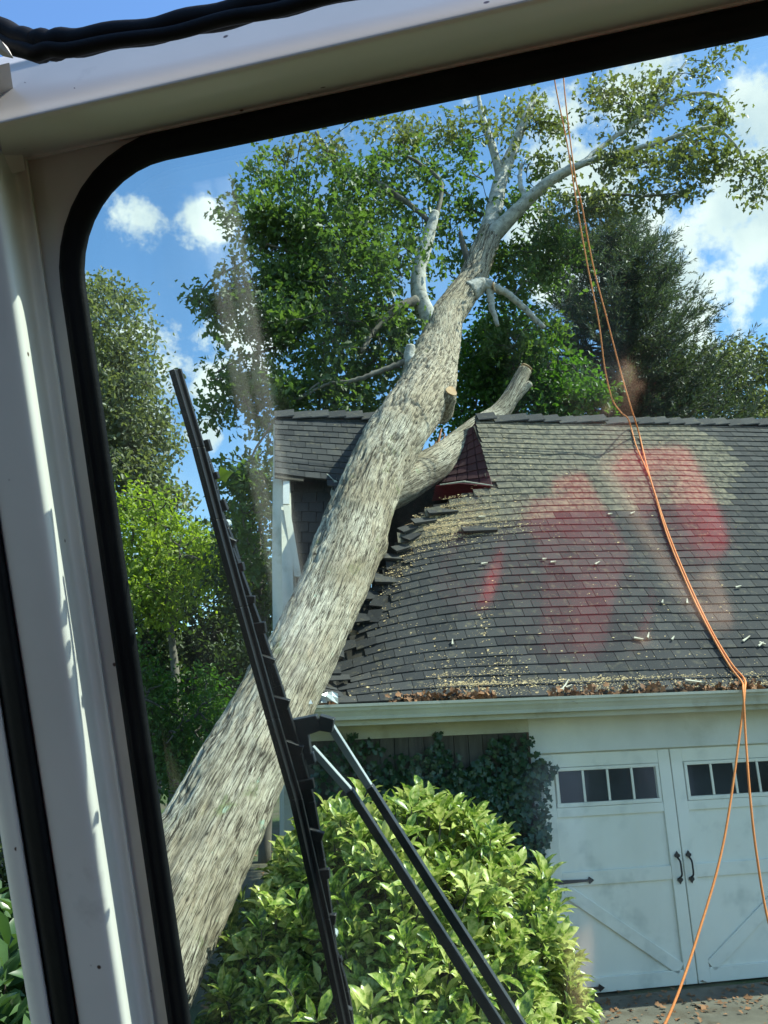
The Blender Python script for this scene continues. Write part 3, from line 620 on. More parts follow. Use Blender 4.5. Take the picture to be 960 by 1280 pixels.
def limb(pts, name='limb', root=oak, seed=0, mt=None, base_r=None, fine=True):
    mt = mt or (M_oakbark if seed in (11, 12, 40) else M_limb)
    P = [at(x, y, D) for x, y, w, D in pts]; r_ = [max(.008, w/2*kdepth(p)/960) for (x, y, w, D), p in zip(pts, P)]
    cp = catmull(P, 8)
    for c in cp[6:]: limb_pts.append(c)
    if fine: bark_mesh(P, r_, name, mt, root, 40, .03, .010, seed)
    else:
        rr_ = np.interp(np.linspace(0, len(P)-1, len(cp)), range(len(P)), r_); cp = [c+.006*rng.normal(size=3) for c in cp]; MB().tube(cp, rr_, 8).build(name, M_bark if seed >= 25 else mt, root, True)
    return P
limb([(466, 622, 52, 9.15), (494, 608, 54, 9.45), (520, 594, 48, 9.8), (548, 577, 42, 10.1), (572, 556, 36, 10.45), (600, 533, 31, 10.8), (622, 518, 25, 11.0), (638, 497, 21, 11.1), (656, 463, 17, 11.2)], seed=11)     # broken limb over the ridge
limb([(638, 503, 13, 11.05), (653, 488, 11, 11.1), (663, 479, 8, 11.1)], seed=12)
limb([(552, 425, 30, 11.6), (534, 395, 25, 11.7), (524, 368, 21, 11.7), (524, 338, 19, 11.8), (534, 302, 16, 11.9), (544, 266, 11, 12.0)], seed=13)
limb([(522, 470, 24, 10.9), (513, 448, 17, 11.0), (513, 432, 11, 11.0)], seed=14)
limb([(585, 366, 30, 12.15), (598, 358, 24, 12.2), (608, 356, 17, 12.2), (617, 359, 11, 12.15)], seed=15)
limb([(612, 358, 13, 12.2), (632, 366, 9, 12.3), (655, 385, 8, 12.4), (680, 410, 6, 12.5)], seed=16, fine=False)
limb([(612, 362, 10, 12.2), (615, 385, 8, 12.2), (622, 408, 5, 12.2)], seed=17, fine=False)
limb([(608, 300, 26, 13.0), (618, 262, 21, 13.2), (626, 225, 18, 13.5), (640, 190, 14, 13.8), (652, 160, 11, 14), (668, 120, 8, 14.3)], seed=18)
limb([(626, 222, 13, 13.5), (616, 185, 10, 13.6), (604, 150, 8, 13.8), (598, 120, 5, 14)], seed=19)
limb([(612, 298, 24, 12.9), (632, 278, 20, 12.8), (660, 250, 17, 12.6), (688, 226, 14, 12.4), (715, 210, 12, 12.3)], seed=20)
limb([(715, 210, 9, 12.3), (760, 194, 7, 12.2), (810, 182, 6, 12.1), (862, 165, 5, 12.0), (895, 160, 4, 12.0), (922, 185, 3, 12), (936, 215, 2.5, 12), (958, 228, 2, 12)], seed=21, fine=False)
limb([(725, 205, 7, 12.3), (770, 170, 6, 12.6), (815, 140, 5, 12.8), (860, 118, 4, 12.9), (900, 120, 3, 13), (918, 140, 2, 13)], seed=22, fine=False)
limb([(815, 140, 4, 12.8), (835, 110, 3, 13), (858, 75, 2.5, 13.2)], seed=23, fine=False)
limb([(658, 250, 8, 12.6), (650, 230, 6, 12.7), (652, 205, 4, 12.8)], seed=24, fine=False)
limb([(714, 243, 4, 12.0), (760, 243, 3.5, 11.9), (810, 245, 3, 11.9), (850, 240, 2, 11.9)], seed=25, fine=False)
limb([(588, 330, 12, 12.5), (580, 310, 8, 12.6), (575, 290, 5, 12.6)], seed=26, fine=False)
limb([(546, 285, 7, 12.0), (520, 262, 6, 12.2), (490, 240, 8, 12.4), (450, 218, 7, 12.6), (420, 205, 6, 12.8), (395, 165, 4, 13)], seed=27, fine=False)
limb([(545, 272, 6, 12.0), (552, 235, 5, 12.2), (540, 215, 4.5, 12.3), (500, 190, 4, 12.5)], seed=28, fine=False)
limb([(520, 375, 14, 11.6), (498, 385, 10, 11.4), (470, 410, 8, 11.2), (452, 440, 5, 11)], seed=29, fine=False)
limb([(505, 382, 8, 11.4), (468, 384, 6, 11.6), (440, 370, 5, 11.8), (405, 335, 4.5, 12), (370, 318, 4, 12), (335, 305, 3, 12)], seed=30, fine=False)
limb([(512, 450, 9, 11.0), (480, 462, 7, 10.9), (445, 475, 6, 10.8), (410, 480, 4, 10.8), (370, 500, 3, 10.8)], seed=31, fine=False)
limb([(420, 350, 4, 12), (390, 400, 4, 12), (350, 430, 3.5, 11.8), (300, 450, 3, 11.6), (262, 470, 2, 11.5)], seed=32, fine=False)
limb([(335, 305, 3, 12), (300, 330, 3, 12), (265, 350, 2, 12), (240, 375, 1.8, 12)], seed=33, fine=False)
limb([(410, 470, 3, 10.8), (350, 520, 3, 10.9), (315, 570, 3, 11), (300, 620, 2.5, 11), (310, 680, 2, 11)], seed=34, fine=False)
# cut faces
M_cut = mat('cut_wood', (.45, .27, .13), (.60, .42, .24), scale=8, rough=.8)
def disc(c, nrm, r, name, root):
    nrm = unit(np.asarray(nrm)); a = unit(np.cross(nrm, [0.3, .2, 1])); b = np.cross(nrm, a)
    vs = [c+nrm*h+(cos(t)*a+sin(t)*b)*r*(1+.1*sin(3*t)) for h in (0, .012) for t in np.linspace(0, 2*pi, 14, endpoint=False)]
    MB().add(vs, [tuple(range(14))[::-1], tuple(range(14, 28))]+[(j, (j+1) % 14, (j+1) % 14+14, j+14) for j in range(14)]).build(name, M_cut, root)
disc(at(657, 461, 11.2), at(657, 461, 11.2)-at(650, 475, 11.1), .095, 'cut_face', oak)
limb([(545, 508, 52, 10.55), (556, 498, 34, 10.35), (563, 490, 22, 10.25)], seed=40)
disc(at(564, 489, 10.2), np.array([.35, -.75, .3]), .085, 'cut_face', oak)
disc(at(617, 358, 12.1), np.array([.9, -.4, 0]), .08, 'cut_face', oak)

def crown(name, root, mt, blobs, base_pts, m, sig, ln, wd=.62, tpl=T_OAK, twr=.010, droop=.35, twname='twigs', twmat=None, mats=None, px=True, jit=.5):
    """leaf clusters hung on twigs that start at the nearest limb or earlier twig"""
    C_ = []; Mi = []
    for bl in blobs:
        x, y, rx, ry, D, dD, n = bl[:7]; k = 0
        n = int(n*(.86 if name == 'foliage' and root is oak else 1))
        while k < n:
            a = rng.uniform(-1, 1, 3)
            if a@a > 1: continue
            C_.append(at(x+rx*a[0], y+ry*a[1], D+dD*a[2]) if px else np.array([x+rx*a[0], y+rx*a[1], D+dD*a[2]])); Mi.append(bl[7] if len(bl) > 7 else 0); k += 1
    C_ = np.array(C_); Mi = np.array(Mi); base = np.array(base_pts)
    d0 = np.array([np.min(np.linalg.norm(base-c, axis=1)) for c in C_]); order = np.argsort(d0); tree = list(base); tw = MB(); ends = []
    arr = np.empty((len(base)+len(C_)*3, 3)); arr[:len(base)] = base; cnt = len(base)
    dirs = np.zeros_like(C_)
    for i in order:
        c = C_[i]; dd = np.linalg.norm(arr[:cnt]-c, axis=1); j = np.argmin(dd); p = arr[j]; l = dd[j]
        mid = p*.5+c*.5+rng.normal(size=3)*l*.10-np.array([0, 0, l*.04]); pth = [p, mid, c]
        cm = catmull(pth, 3); tw.tube(cm, np.linspace(twr*(1+min(l, 2)*.8), twr*.45, len(cm)), 4, cap=False)
        arr[cnt] = mid; arr[cnt+1] = c; cnt += 2; dirs[i] = unit(c-p)
    tw.build(twname, twmat or M_twig, root)
    mats = mats or [mt]
    for mi in sorted(set(Mi)):
        sel = Mi == mi; c = C_[sel]; d = dirs[sel]; n = len(c)
        t = rng.normal(size=(n, m, 1))*1.1; off = unit(rng.normal(size=(n, m, 3)))*np.cbrt(rng.random((n, m, 1)))*1.9*sig*np.array([1, 1, .8])+d[:, None, :]*np.clip(t, -1.6, 1.6)*sig*.6
        sc = rng.uniform(.6, 1.15, (n, 1, 1)); P = (c[:, None, :]+off*sc).reshape(-1, 3)
        # fine gaps: drop leaves where a small noise is low
        kp = noise3(P*2.2, 4)+.5*noise3(P*5, 5) > -.28; P = P[kp]; nn = len(P)
        crv = np.repeat(rng.random(n)*.45, m)[kp]+rng.random(nn)*.55
        D_ = unit(np.repeat(d, m, 0)[kp]*.5+rdir(nn)-np.array([0, 0, droop])); Nn = unit(np.array([0, 0, 1.])+jit*2*rdir(nn))
        leaves(name, mats[mi], P, D_, Nn, rng.uniform(.65, 1.2, nn)*ln, wd, tpl, root, crv)
oakbl = [ # x, y, rx, ry, depth, +-depth, clusters, material
 (385, 250, 95, 70, 12.4, 1.3, 66, 0), (450, 330, 90, 90, 12.2, 1.6, 112, 0), (400, 420, 95, 75, 11.6, 1.4, 96, 0), (470, 440, 60, 85, 11.9, 1.2, 70, 0), (330, 300, 50, 60, 12, .8, 26, 0),
 (400, 195, 70, 26, 13, .8, 17, 1), (490, 165, 60, 30, 13.4, 1, 15, 1), (560, 150, 40, 34, 13.6, 1, 9, 1), (560, 220, 50, 55, 13.3, 1.3, 24, 0), (640, 150, 45, 45, 14, 1, 16, 1), (585, 300, 45, 60, 13.6, .8, 30, 0), (490, 230, 60, 55, 12.8, 1, 36, 0),
 (248, 372, 16, 12, 12, .2, 4, 0), (270, 385, 20, 18, 12, .3, 6, 0), (275, 412, 13, 12, 11.9, .3, 4, 0), (300, 350, 35, 26, 12, .5, 11, 0), (310, 270, 28, 28, 12.2, .5, 9, 0), (300, 475, 46, 42, 11.6, .7, 24, 0), (340, 510, 45, 45, 11.2, .7, 25, 0), (268, 495, 14, 30, 11.5, .4, 7, 0), (310, 590, 34, 40, 11, .6, 18, 0), (318, 670, 18, 55, 11, .5, 15, 0), (415, 500, 65, 22, 11.2, .5, 26, 0),
 (345, 385, 60, 60, 11.9, .9, 42, 0), (380, 330, 60, 60, 12.2, .9, 40, 0),
 (680, 180, 36, 45, 13.5, .9, 12, 1), (655, 262, 40, 45, 13.4, .8, 18, 0), (680, 330, 50, 45, 13.2, .9, 34, 0), (630, 345, 40, 50, 13.5, .6, 26, 0), (650, 420, 55, 35, 13.3, .6, 32, 0), (715, 290, 36, 30, 13, .7, 12, 0),
 (785, 135, 45, 34, 12.8, .8, 17, 1), (840, 115, 45, 34, 13, .7, 15, 1), (898, 70, 22, 26, 13.2, .5, 5, 1), (800, 195, 60, 22, 12.2, .7, 20, 1), (865, 195, 46, 30, 12.1, .5, 18, 1), (765, 245, 48, 18, 12, .5, 12, 1), (835, 240, 50, 16, 12, .5, 10, 1), (945, 225, 18, 20, 12, .3, 6, 1), (895, 140, 26, 30, 12.6, .4, 7, 1), (725, 262, 40, 20, 12, .5, 9, 1),
 (745, 120, 20, 20, 13, .6, 5, 1)]
crown('foliage', oak, M_oak, oakbl, limb_pts, 56, .21, .140, mats=[M_oak, M_oakdry])
# ---- background trees
def plain_tree(x, ytop, D, label, blobs, mt, cat='tree', name='tree', group=None, m=60, sig=.35, ln=.16, wd=.6, tpl=T_LEAF, trunk_r=.2, lean=0, twr=.02, px=True, droop=.3, jit=.5):
    base = at(x, 1000, D)*np.array([1, 1, 0]); base[2] = gz(base[0], base[1]); top = at(x+lean, ytop, D)
    root = empty(name, base); tag(root, label, cat, group)
    path = [base-np.array([0, 0, .2]), base*.6+top*.4+np.array([.1, .1, 0]), base*.25+top*.75-np.array([.1, 0, 0]), top]; cp = catmull(path, 6)
    MB().tube(cp, np.linspace(trunk_r, trunk_r*.15, len(cp)), 10).build('trunk', M_bark, root, True)
    crown('foliage', root, mt, blobs, cp[3:], m, sig, ln, wd, tpl, twr, droop, 'branches', M_twig, jit=jit)
    return root
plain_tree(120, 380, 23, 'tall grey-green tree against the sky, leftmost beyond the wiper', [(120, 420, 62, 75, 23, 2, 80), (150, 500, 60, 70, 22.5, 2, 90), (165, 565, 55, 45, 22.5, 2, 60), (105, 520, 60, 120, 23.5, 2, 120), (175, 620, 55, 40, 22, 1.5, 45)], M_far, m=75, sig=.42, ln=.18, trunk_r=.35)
plain_tree(215, 640, 17, 'yellow-green sunlit tree left of the wiper, below the tall grey one', [(175, 650, 45, 45, 17, 1.3, 50), (215, 690, 45, 40, 16.8, 1.2, 50), (250, 700, 38, 35, 16.5, 1, 40), (165, 730, 38, 40, 16.5, 1, 32), (200, 750, 55, 32, 16.5, 1, 34)], M_yel, m=52, sig=.28, ln=.13, trunk_r=.14)
plain_tree(190, 760, 19, 'dark mid-height tree behind the yellow-green one, left of the leaning trunk', [(215, 800, 85, 75, 19, 1.6, 130), (270, 730, 55, 75, 19.5, 1.5, 80), (290, 830, 45, 70, 19, 1.4, 60)], M_wood, m=75, sig=.36, ln=.15, trunk_r=.18)
plain_tree(330, 600, 15, 'dark leafy tree close behind the left gable of the garage', [(315, 640, 26, 60, 15, 1, 34), (322, 740, 30, 60, 15, 1, 46), (300, 700, 25, 45, 15.5, 1, 28)], M_wood, m=60, sig=.3, ln=.13, trunk_r=.12)
plain_tree(180, 900, 15.5, 'low dense green thicket at the foot of the woods by the road', [(195, 900, 45, 65, 15.5, 1, 60), (250, 900, 50, 60, 16, 1, 60), (170, 850, 30, 50, 15.6, .8, 30), (200, 962, 55, 25, 15.2, .8, 30)], M_bright, cat='shrub', name='shrub', m=60, sig=.26, ln=.11, trunk_r=.06)
plain_tree(650, 420, 14.5, 'bright green sunlit tree rising just behind the ridge beside the cut limb', [(620, 450, 55, 50, 14.5, 1, 80), (680, 465, 52, 40, 14.3, 1, 65), (600, 500, 60, 40, 14.3, 1, 60), (700, 505, 52, 24, 14, .8, 40), (590, 555, 45, 26, 14, .8, 26), (640, 410, 40, 26, 14.6, .7, 26), (742, 490, 20, 12, 13.6, .3, 7), (655, 500, 50, 30, 14.2, .8, 40)], M_bright, m=62, sig=.22, ln=.115, trunk_r=.14)
# dark evergreen with feathery upswept branches
base = at(775, 1000, 19)*np.array([1, 1, 0]); ced = empty('evergreen_tree', base)
tag(ced, 'dark feathery evergreen with wispy branch tips rising behind the ridge at right', 'tree')
top = at(750, 262, 19); cp = catmull([base, base*.5+top*.5, top], 12); MB().tube(cp, np.linspace(.3, .04, len(cp)), 8).build('trunk', M_bark, ced, True)
tw = MB(); NP, ND = [], []
for i in range(390):
    yy = rng.uniform(270, 560); side = rng.choice([1, 1, 1, -1]); env = np.interp(yy, [262, 330, 400, 460, 520, 560], [40, 100, 150, 185, 200, 200]) if side > 0 else np.interp(yy, [262, 400, 560], [60, 95, 110])
    x0 = 752+rng.normal()*8; f = rng.uniform(.06, 1.0); x1 = x0+side*env*f; y1 = yy+rng.uniform(-8, 22); y0 = y1+abs(x1-x0)*rng.uniform(.25, .6); D1 = 19+rng.uniform(-3.2, 2.0)*(.4+.6*rng.random())
    p0, p2 = at(x0, y0, 19), at(x1, y1, D1); p1 = p0*.5+p2*.5-np.array([0, 0, .25*np.linalg.norm(p2-p0)*.4]); c = catmull([p0, p1, p2], 5)
    tw.tube(c, np.linspace(.03, .006, len(c)), 4, cap=False)
    for j in range(3, len(c)):
        for k in range(3):
            dv = unit(unit(c[-1]-c[-3])+.75*rdir(1)[0]+np.array([0, 0, .25])); l = rng.uniform(.25, .7); e = c[j]+dv*l; tw.tube([c[j], e], [.007, .003], 3, cap=False)
            t = rng.random(17)[:, None]; NP.append(c[j]+dv*l*t+rng.normal(size=(17, 3))*.015); ND.append(unit(dv+.8*rdir(17)))
tw.build('branches', M_twig, ced); NP = np.vstack(NP); ND = np.vstack(ND); nn = len(NP)
leaves('foliage', M_cedar, NP, ND, rdir(nn), rng.uniform(.08, .16, nn), .20, T_NEED, ced)
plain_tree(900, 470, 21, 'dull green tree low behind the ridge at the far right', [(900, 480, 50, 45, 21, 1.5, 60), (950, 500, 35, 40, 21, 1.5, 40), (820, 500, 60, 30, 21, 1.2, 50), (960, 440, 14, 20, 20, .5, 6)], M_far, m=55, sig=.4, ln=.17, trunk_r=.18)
plain_tree(1100, 300, 24, 'broad green tree standing beyond the right end of the garage', [(1120, 400, 110, 120, 24, 3, 120)], M_wood, m=55, sig=.5, ln=.2, trunk_r=.25)
plain_tree(-60, 420, 20, 'tall dark tree beside the cab, seen through its side window', [(-70, 700, 130, 240, 20, 3, 170)], M_wood, m=55, sig=.45, ln=.18, trunk_r=.25)
plain_tree(-30, 1000, 9.5, 'dark shrub outside the cab side window', [(-5, 1110, 60, 70, 9.5, .6, 60), (-80, 1120, 70, 90, 9.5, .8, 60)], M_wood, cat='shrub', name='shrub', m=60, sig=.18, ln=.08, trunk_r=.04)
# far woodland
C_ = []
for i in range(5200):
    a = rng.uniform(-75, 65); r_ = rng.uniform(30, 46); x, y = r_*sin(radians(a)), r_*cos(radians(a)); hh = (4.2+1.6*noise3(np.array([[a*.13, 0, 0]]), 8)[0])*(r_/30); C_.append([x, y, rng.uniform(0, 1)**.8*hh])
C_ = np.array(C_); m_ = 9; P = (C_[:, None, :]+rng.normal(size=(len(C_), m_, 3))*.45).reshape(-1, 3); nn = len(P)
tag(leaves('woodland', M_wood, P, rdir(nn), rdir(nn)+np.array([0, 0, .6]), rng.uniform(.3, .55, nn), .6, T_LEAF), kind='stuff')
# low fence rail behind the thicket by the road
fn = empty('wire_fence', at(190, 985, 17.5)*np.array([1, 1, 0])); tag(fn, 'thin grey rail fence crossing behind the thicket left of the trunk', 'fence')
M_post = mat('fence_wood', (.12, .11, .095), (.2, .19, .165), rough=.9)
mb = MB(); mb.tube([at(120, 933, 17.5), at(320, 930, 17.5)], .025, 6); mb.build('rail', M_post, fn)
for x in (130, 218, 306): b_ = at(x, 985, 17.5); b_[2] = 0; t_ = at(x, 925, 17.5); MB().tube([b_, t_], .045, 6).build('post', M_post, fn)

# ------------------------------------------------------------ bush in front
M_auc = bpy.data.materials.new('variegated_leaf'); M_auc.use_nodes = True; t = M_auc.node_tree; n = t.nodes; b = n['Principled BSDF']; b.inputs['Roughness'].default_value = .33; b.inputs['Specular IOR Level'].default_value = .5
tx = n.new('ShaderNodeTexCoord'); vz = n.new('ShaderNodeTexNoise'); vz.inputs['Scale'].default_value = 34; vz.inputs['Detail'].default_value = 3; t.links.new(tx.outputs['Object'], vz.inputs['Vector'])
at2 = n.new('ShaderNodeAttribute'); at2.attribute_name = 'rnd'
ml = n.new('ShaderNodeMath'); ml.operation = 'MULTIPLY_ADD'; t.links.new(at2.outputs['Fac'], ml.inputs[0]); ml.inputs[1].default_value = .42; t.links.new(vz.outputs['Fac'], ml.inputs[2])
rp_ = n.new('ShaderNodeValToRGB'); e = rp_.color_ramp.elements; e[0].position = .50; e[0].color = (.045, .11, .018, 1); e[1].position = .86; e[1].color = (.60, .62, .20, 1); x_ = e.new(.66); x_.color = (.24, .35, .04, 1)
t.links.new(ml.outputs[0], rp_.inputs[0]); t.links.new(rp_.outputs[0], b.inputs['Base Color'])
tr = n.new('ShaderNodeBsdfTranslucent'); t.links.new(rp_.outputs[0], tr.inputs[0]); ms = n.new('ShaderNodeMixShader'); ms.inputs[0].default_value = .34; t.links.new(b.outputs[0], ms.inputs[1]); t.links.new(tr.outputs[0], ms.inputs[2]); t.links.new(ms.outputs[0], n['Material Output'].inputs[0])
def bush(lobes, label, mt, n_ros, ln, root_at, per=9, wd=.36, inner=.35, name='shrub', dens=1):
    root = empty(name, root_at); tag(root, label, 'shrub')
    cs = [at(x, y, D) for x, y, D, r in lobes]; rs = [r for *_, r in lobes]; wts = np.array(rs)**2; wts = wts/wts.sum()
    P, D_, N_, R_ = [], [], [], []; st = MB()
    k = 0
    while k < n_ros:
        i = rng.choice(len(cs), p=wts); d = rdir(1)[0]; d[2] = d[2]*.9+.12; d = unit(d); sh = 1-inner*rng.random()**1.5; p = cs[i]+d*rs[i]*sh*(1+.17*noise3(np.array([d*2.8+i]), 6)[0]+.06*rng.normal()+(.14 if rng.random() < .06 else 0))
        if p[2] < .05: continue
        if any(np.linalg.norm(p-c)/r < .72 for j, (c, r) in enumerate(zip(cs, rs)) if j != i): continue
        ax = unit(d*.55+np.array([0, 0, .75])+.35*rdir(1)[0]); a1 = unit(np.cross(ax, rdir(1)[0])); a2 = np.cross(ax, a1); nl = rng.integers(per-3, per+3); ph = rng.random()*6.28; ros = rng.random()
        st.tube([p-ax*.16, p], [.006, .004], 4, cap=False)
        for q in range(nl):
            th = ph+q*2.4; el = np.interp(q, [0, nl], [1.35, .35])+rng.normal()*.15; ld = unit(ax*cos(el)+(a1*cos(th)+a2*sin(th))*sin(el)); nm = unit(ax*sin(el)-(a1*cos(th)+a2*sin(th))*cos(el)+.15*rdir(1)[0])
            P.append(p-ax*.07*(1-q/nl)+ld*.012); D_.append(ld); N_.append(nm); R_.append(min(1, max(0, .5*ros+.5*rng.random())))
        k += 1
    P, D_, N_ = map(np.array, (P, D_, N_)); st.build('stems', M_twig, root)
    leaves('foliage', mt, P, D_, N_, (.45+.8*rng.random(len(P))**.8)*ln, wd, T_LONG, root, np.array(R_))
    tk = MB()
    for i, c in enumerate(cs):
        for j in range(3): g0 = np.array([root_at[0]+.25*rng.normal(), root_at[1]+.2*rng.normal(), 0]); tk.tube(catmull([g0, (g0+c)/2+.1*rng.normal(size=3), c+.3*rs[i]*rdir(1)[0]], 4), np.linspace(.022, .008, 9), 6)
    tk.build('stem', M_twig, root); return root
bush([(490, 1138, 5.9, .80), (604, 1186, 5.95, .60), (385, 1195, 5.8, .54), (505, 1300, 5.6, .95), (668, 1262, 6.0, .40), (350, 1285, 5.6, .48), (560, 1105, 6.2, .5), (420, 1110, 6.1, .48)],
     'large yellow-green variegated shrub standing in front of the garage', M_auc, 1450, .155, at(500, 1200, 5.9)*np.array([1, 1, 0]), wd=.42)
M_dkauc = leafmat('glossy_leaf', (.02, .06, .02), (.09, .17, .06), .25, .35)
bush([(10, 1290, 4.6, .45), (-60, 1260, 4.8, .5), (45, 1330, 4.4, .35)], 'broad-leaved green plant just outside the cab side window', M_dkauc, 170, .26, at(0, 1290, 4.7)*np.array([1, 1, 0]), per=7, wd=.42)
# ivy on the plank wall
ivy = empty('ivy', H(-1.6, -.05, 0)); tag(ivy, 'dark green ivy climbing the plank wall and corner left of the garage door', 'ivy')
P = []
st = MB()
for (x, y, rx, ry, n_) in [(625, 985, 40, 55, 620), (655, 965, 24, 34, 300), (640, 1050, 42, 50, 520), (600, 1030, 40, 60, 420), (672, 1010, 16, 60, 260), (676, 965, 16, 18, 120), (585, 965, 30, 16, 40), (668, 1070, 14, 40, 120), (500, 985, 34, 45, 300), (440, 985, 55, 70, 520), (520, 1020, 50, 60, 300), (640, 925, 30, 8, 60), (548, 935, 6, 40, 60), (545, 975, 40, 45, 420), (590, 985, 34, 34, 260)]:
    a = rng.uniform(-1, 1, (n_, 2)); a = a[(a**2).sum(1) < 1]
    for q in a:
        px_, py_ = x+rx*q[0], y+ry*q[1]; d = ray(px_, py_); t_ = ((H(0, -.03-.12*rng.random(), 0)-CAM)@VH)/(d@VH); P.append(CAM+d*t_)
P = np.array(P); nn = len(P)
leaves('foliage', M_ivy, P, unit(np.array([0, 0, -.8])+.8*rdir(nn)), unit(-VH*1.2+.7*rdir(nn)), rng.uniform(.04, .085, nn), .95, T_OAK, ivy)
for k in range(14):
    u = rng.uniform(-2.3, -1.35); z = 0; pp = []
    while z < rng.uniform(1.3, 2.2): pp.append(H(u, -.02, z)); z += .15; u += .05*rng.normal()
    if len(pp) > 2: st.tube(catmull(pp, 3), .008, 5)
st.build('stems', M_twig, ivy)
# dead leaves and grass on the ground
n = 2600; G = np.c_[rng.uniform(-6, 5, n), rng.uniform(4, 16, n), np.full(n, .02)]; G[:, 2] = [max(.02, gz(x, y)+.02) for x, y, _ in G]
tag(leaves('ground_litter', M_litter, G, rdir(n)*np.array([1, 1, .2]), np.array([0, 0, 1.])+.5*rdir(n), rng.uniform(.04, .09, n), .8, T_OAK), kind='stuff', label='scattered dead leaves on the soil')
n = 380; uu = rng.uniform(-1.1, 2.6, n); vv = -.15-np.abs(rng.normal(size=n))*.35; G = D0+uu[:, None]*UH+vv[:, None]*VH+np.array([0, 0, .02])
tag(leaves('driveway_litter', M_litter, G, rdir(n)*np.array([1, 1, .2]), np.array([0, 0, 1.])+.5*rdir(n), rng.uniform(.02, .06, n), .8, T_OAK), kind='stuff', label='dead leaves in front of the garage door')

# ------------------------------------------------------------ ropes
M_rope = mat('orange_rope', (.72, .20, .045), (.9, .32, .09), scale=90, rough=.7)
def roofpt(x, y, off=.035):
    u, s = roof_uv(x, y); dn = sag(np.array([[u, max(s, 0)]]))[0]; return roofP(u, s, off-dn)
def rope(pts, label, r_=.010):
    c = catmull(pts, 10); mb = MB(); mb.tube(c, r_, 6); o = mb.build('rope', M_rope, None, True); return tag(o, label, 'rope', 'orange ropes from above')
G1 = roofpt(928, 852); 
rope([at(706, 60, 9.3), at(705, 105, 9.3), at(718, 215, 9.5), at(727, 255, 9.6), at(741, 330, 9.8), at(757, 392, 9.9), at(776, 465, 10), at(789, 510, 10), roofpt(797, 545, .06), roofpt(805, 575), roofpt(815, 612), roofpt(836, 672), roofpt(862, 735), roofpt(888, 790), roofpt(912, 832), G1, at(931, 862, 7.35), at(927, 900, 7.25), at(905, 1050, 6.9), at(872, 1170, 6.6), at(836, 1270, 6.3), at(800, 1330, 6.1)], 'right-hand orange rope down the roof, swinging left below the gutter')
rope([at(690, 60, 9.3), at(694, 105, 9.3), at(709, 180, 9.5), at(722, 262, 9.6), at(734, 330, 9.7), at(748, 400, 9.8), at(756, 460, 9.9), at(765, 498, 10), at(776, 515, 10), at(784, 522, 10), roofpt(787, 536, .05), roofpt(795, 562), roofpt(811, 600), roofpt(832, 668), roofpt(858, 733), roofpt(884, 788), roofpt(909, 834), roofpt(925, 856), at(929, 864, 7.33), at(932, 920, 7.2), at(938, 1000, 7.0), at(946, 1070, 6.9), at(960, 1150, 6.8), at(985, 1230, 6.6)], 'left-hand orange rope with a bow at the ridge, falling right below the gutter')

# ------------------------------------------------------------ truck cab
TC = radians(-12.6); XC = np.array([cos(TC), sin(TC), 0]); YC = np.array([-sin(TC), cos(TC), 0]); RK = .365; B0 = .8; LK = sqrt(1+RK*RK); DN = B0/LK
NC = (YC+RK*ZH)/LK; HC = (ZH-RK*YC)/LK            # glass normal (outwards) and up along the glass
def Wn(a, h, c=0):
    """a, h read on the glass plane; c metres towards the driver, keeping the place it is seen at"""
    P = XC*a+HC*0+ZH*(h/LK)+YC*(B0-RK*h/LK); return CAM+P*(1-c/DN)
def Cb(a, b, h): return CAM+XC*a+YC*b+ZH*h
M_cab = mat('cab_paint', (.56, .545, .50), (.63, .615, .565), scale=3, rough=.36, c3=(.34, .33, .30), s3=7, p3=(.60, .78), spec=.4)
# little rust specks
t = M_cab.node_tree; n = t.nodes; vo = n.new('ShaderNodeTexVoronoi'); vo.inputs['Scale'].default_value = 34; tcx = n.new('ShaderNodeTexCoord'); t.links.new(tcx.outputs['Object'], vo.inputs['Vector'])
rs_ = n.new('ShaderNodeValToRGB'); rs_.color_ramp.elements[0].position = .06; rs_.color_ramp.elements[0].color = (1, 1, 1, 1); rs_.color_ramp.elements[1].position = .10; rs_.color_ramp.elements[1].color = (0, 0, 0, 1); t.links.new(vo.outputs['Distance'], rs_.inputs[0])
ns = n.new('ShaderNodeTexNoise'); ns.inputs['Scale'].default_value = 11; t.links.new(tcx.outputs['Object'], ns.inputs['Vector']); th_ = n.new('ShaderNodeMath'); th_.operation = 'GREATER_THAN'; th_.inputs[1].default_value = .57; t.links.new(ns.outputs['Fac'], th_.inputs[0])
mm = n.new('ShaderNodeMath'); mm.operation = 'MULTIPLY'; t.links.new(rs_.outputs[0], mm.inputs[0]); t.links.new(th_.outputs[0], mm.inputs[1])
bs = n['Principled BSDF']; src = bs.inputs['Base Color'].links[0].from_socket; mxx = n.new('ShaderNodeMix'); mxx.data_type = 'RGBA'; t.links.new(mm.outputs[0], mxx.inputs[0]); t.links.new(src, mxx.inputs[6]); mxx.inputs[7].default_value = (.06, .03, .02, 1); t.links.new(mxx.outputs[2], bs.inputs['Base Color'])
M_rub = mat('black_rubber', (.004, .005, .006), (.008, .009, .010), scale=12, rough=.6, spec=.12, bump=.15, bscale=60)
M_int = mat('cab_lining', (.012, .013, .016), (.022, .023, .026), scale=4, rough=.9, spec=.08)
cab = empty('truck_cab', Cb(0, 0, -1.45)); tag(cab, 'off-white crane truck cab framing the view, with black window seals', 'truck cab')
GA0, GA1, GH0, GH1 = -.456, .50, -.62, .588
def rrect(a0, a1, h0, h1, r, n=10):
    o = []
    for (ca, ch, t0) in ((a0+r, h1-r, 90), (a0+r, h0+r, 180), (a1-r, h0+r, 270), (a1-r, h1-r, 0)):
        o += [(ca+r*cos(radians(t0+90*k/n)), ch+r*sin(radians(t0+90*k/n))) for k in range(n+1)]
    return o
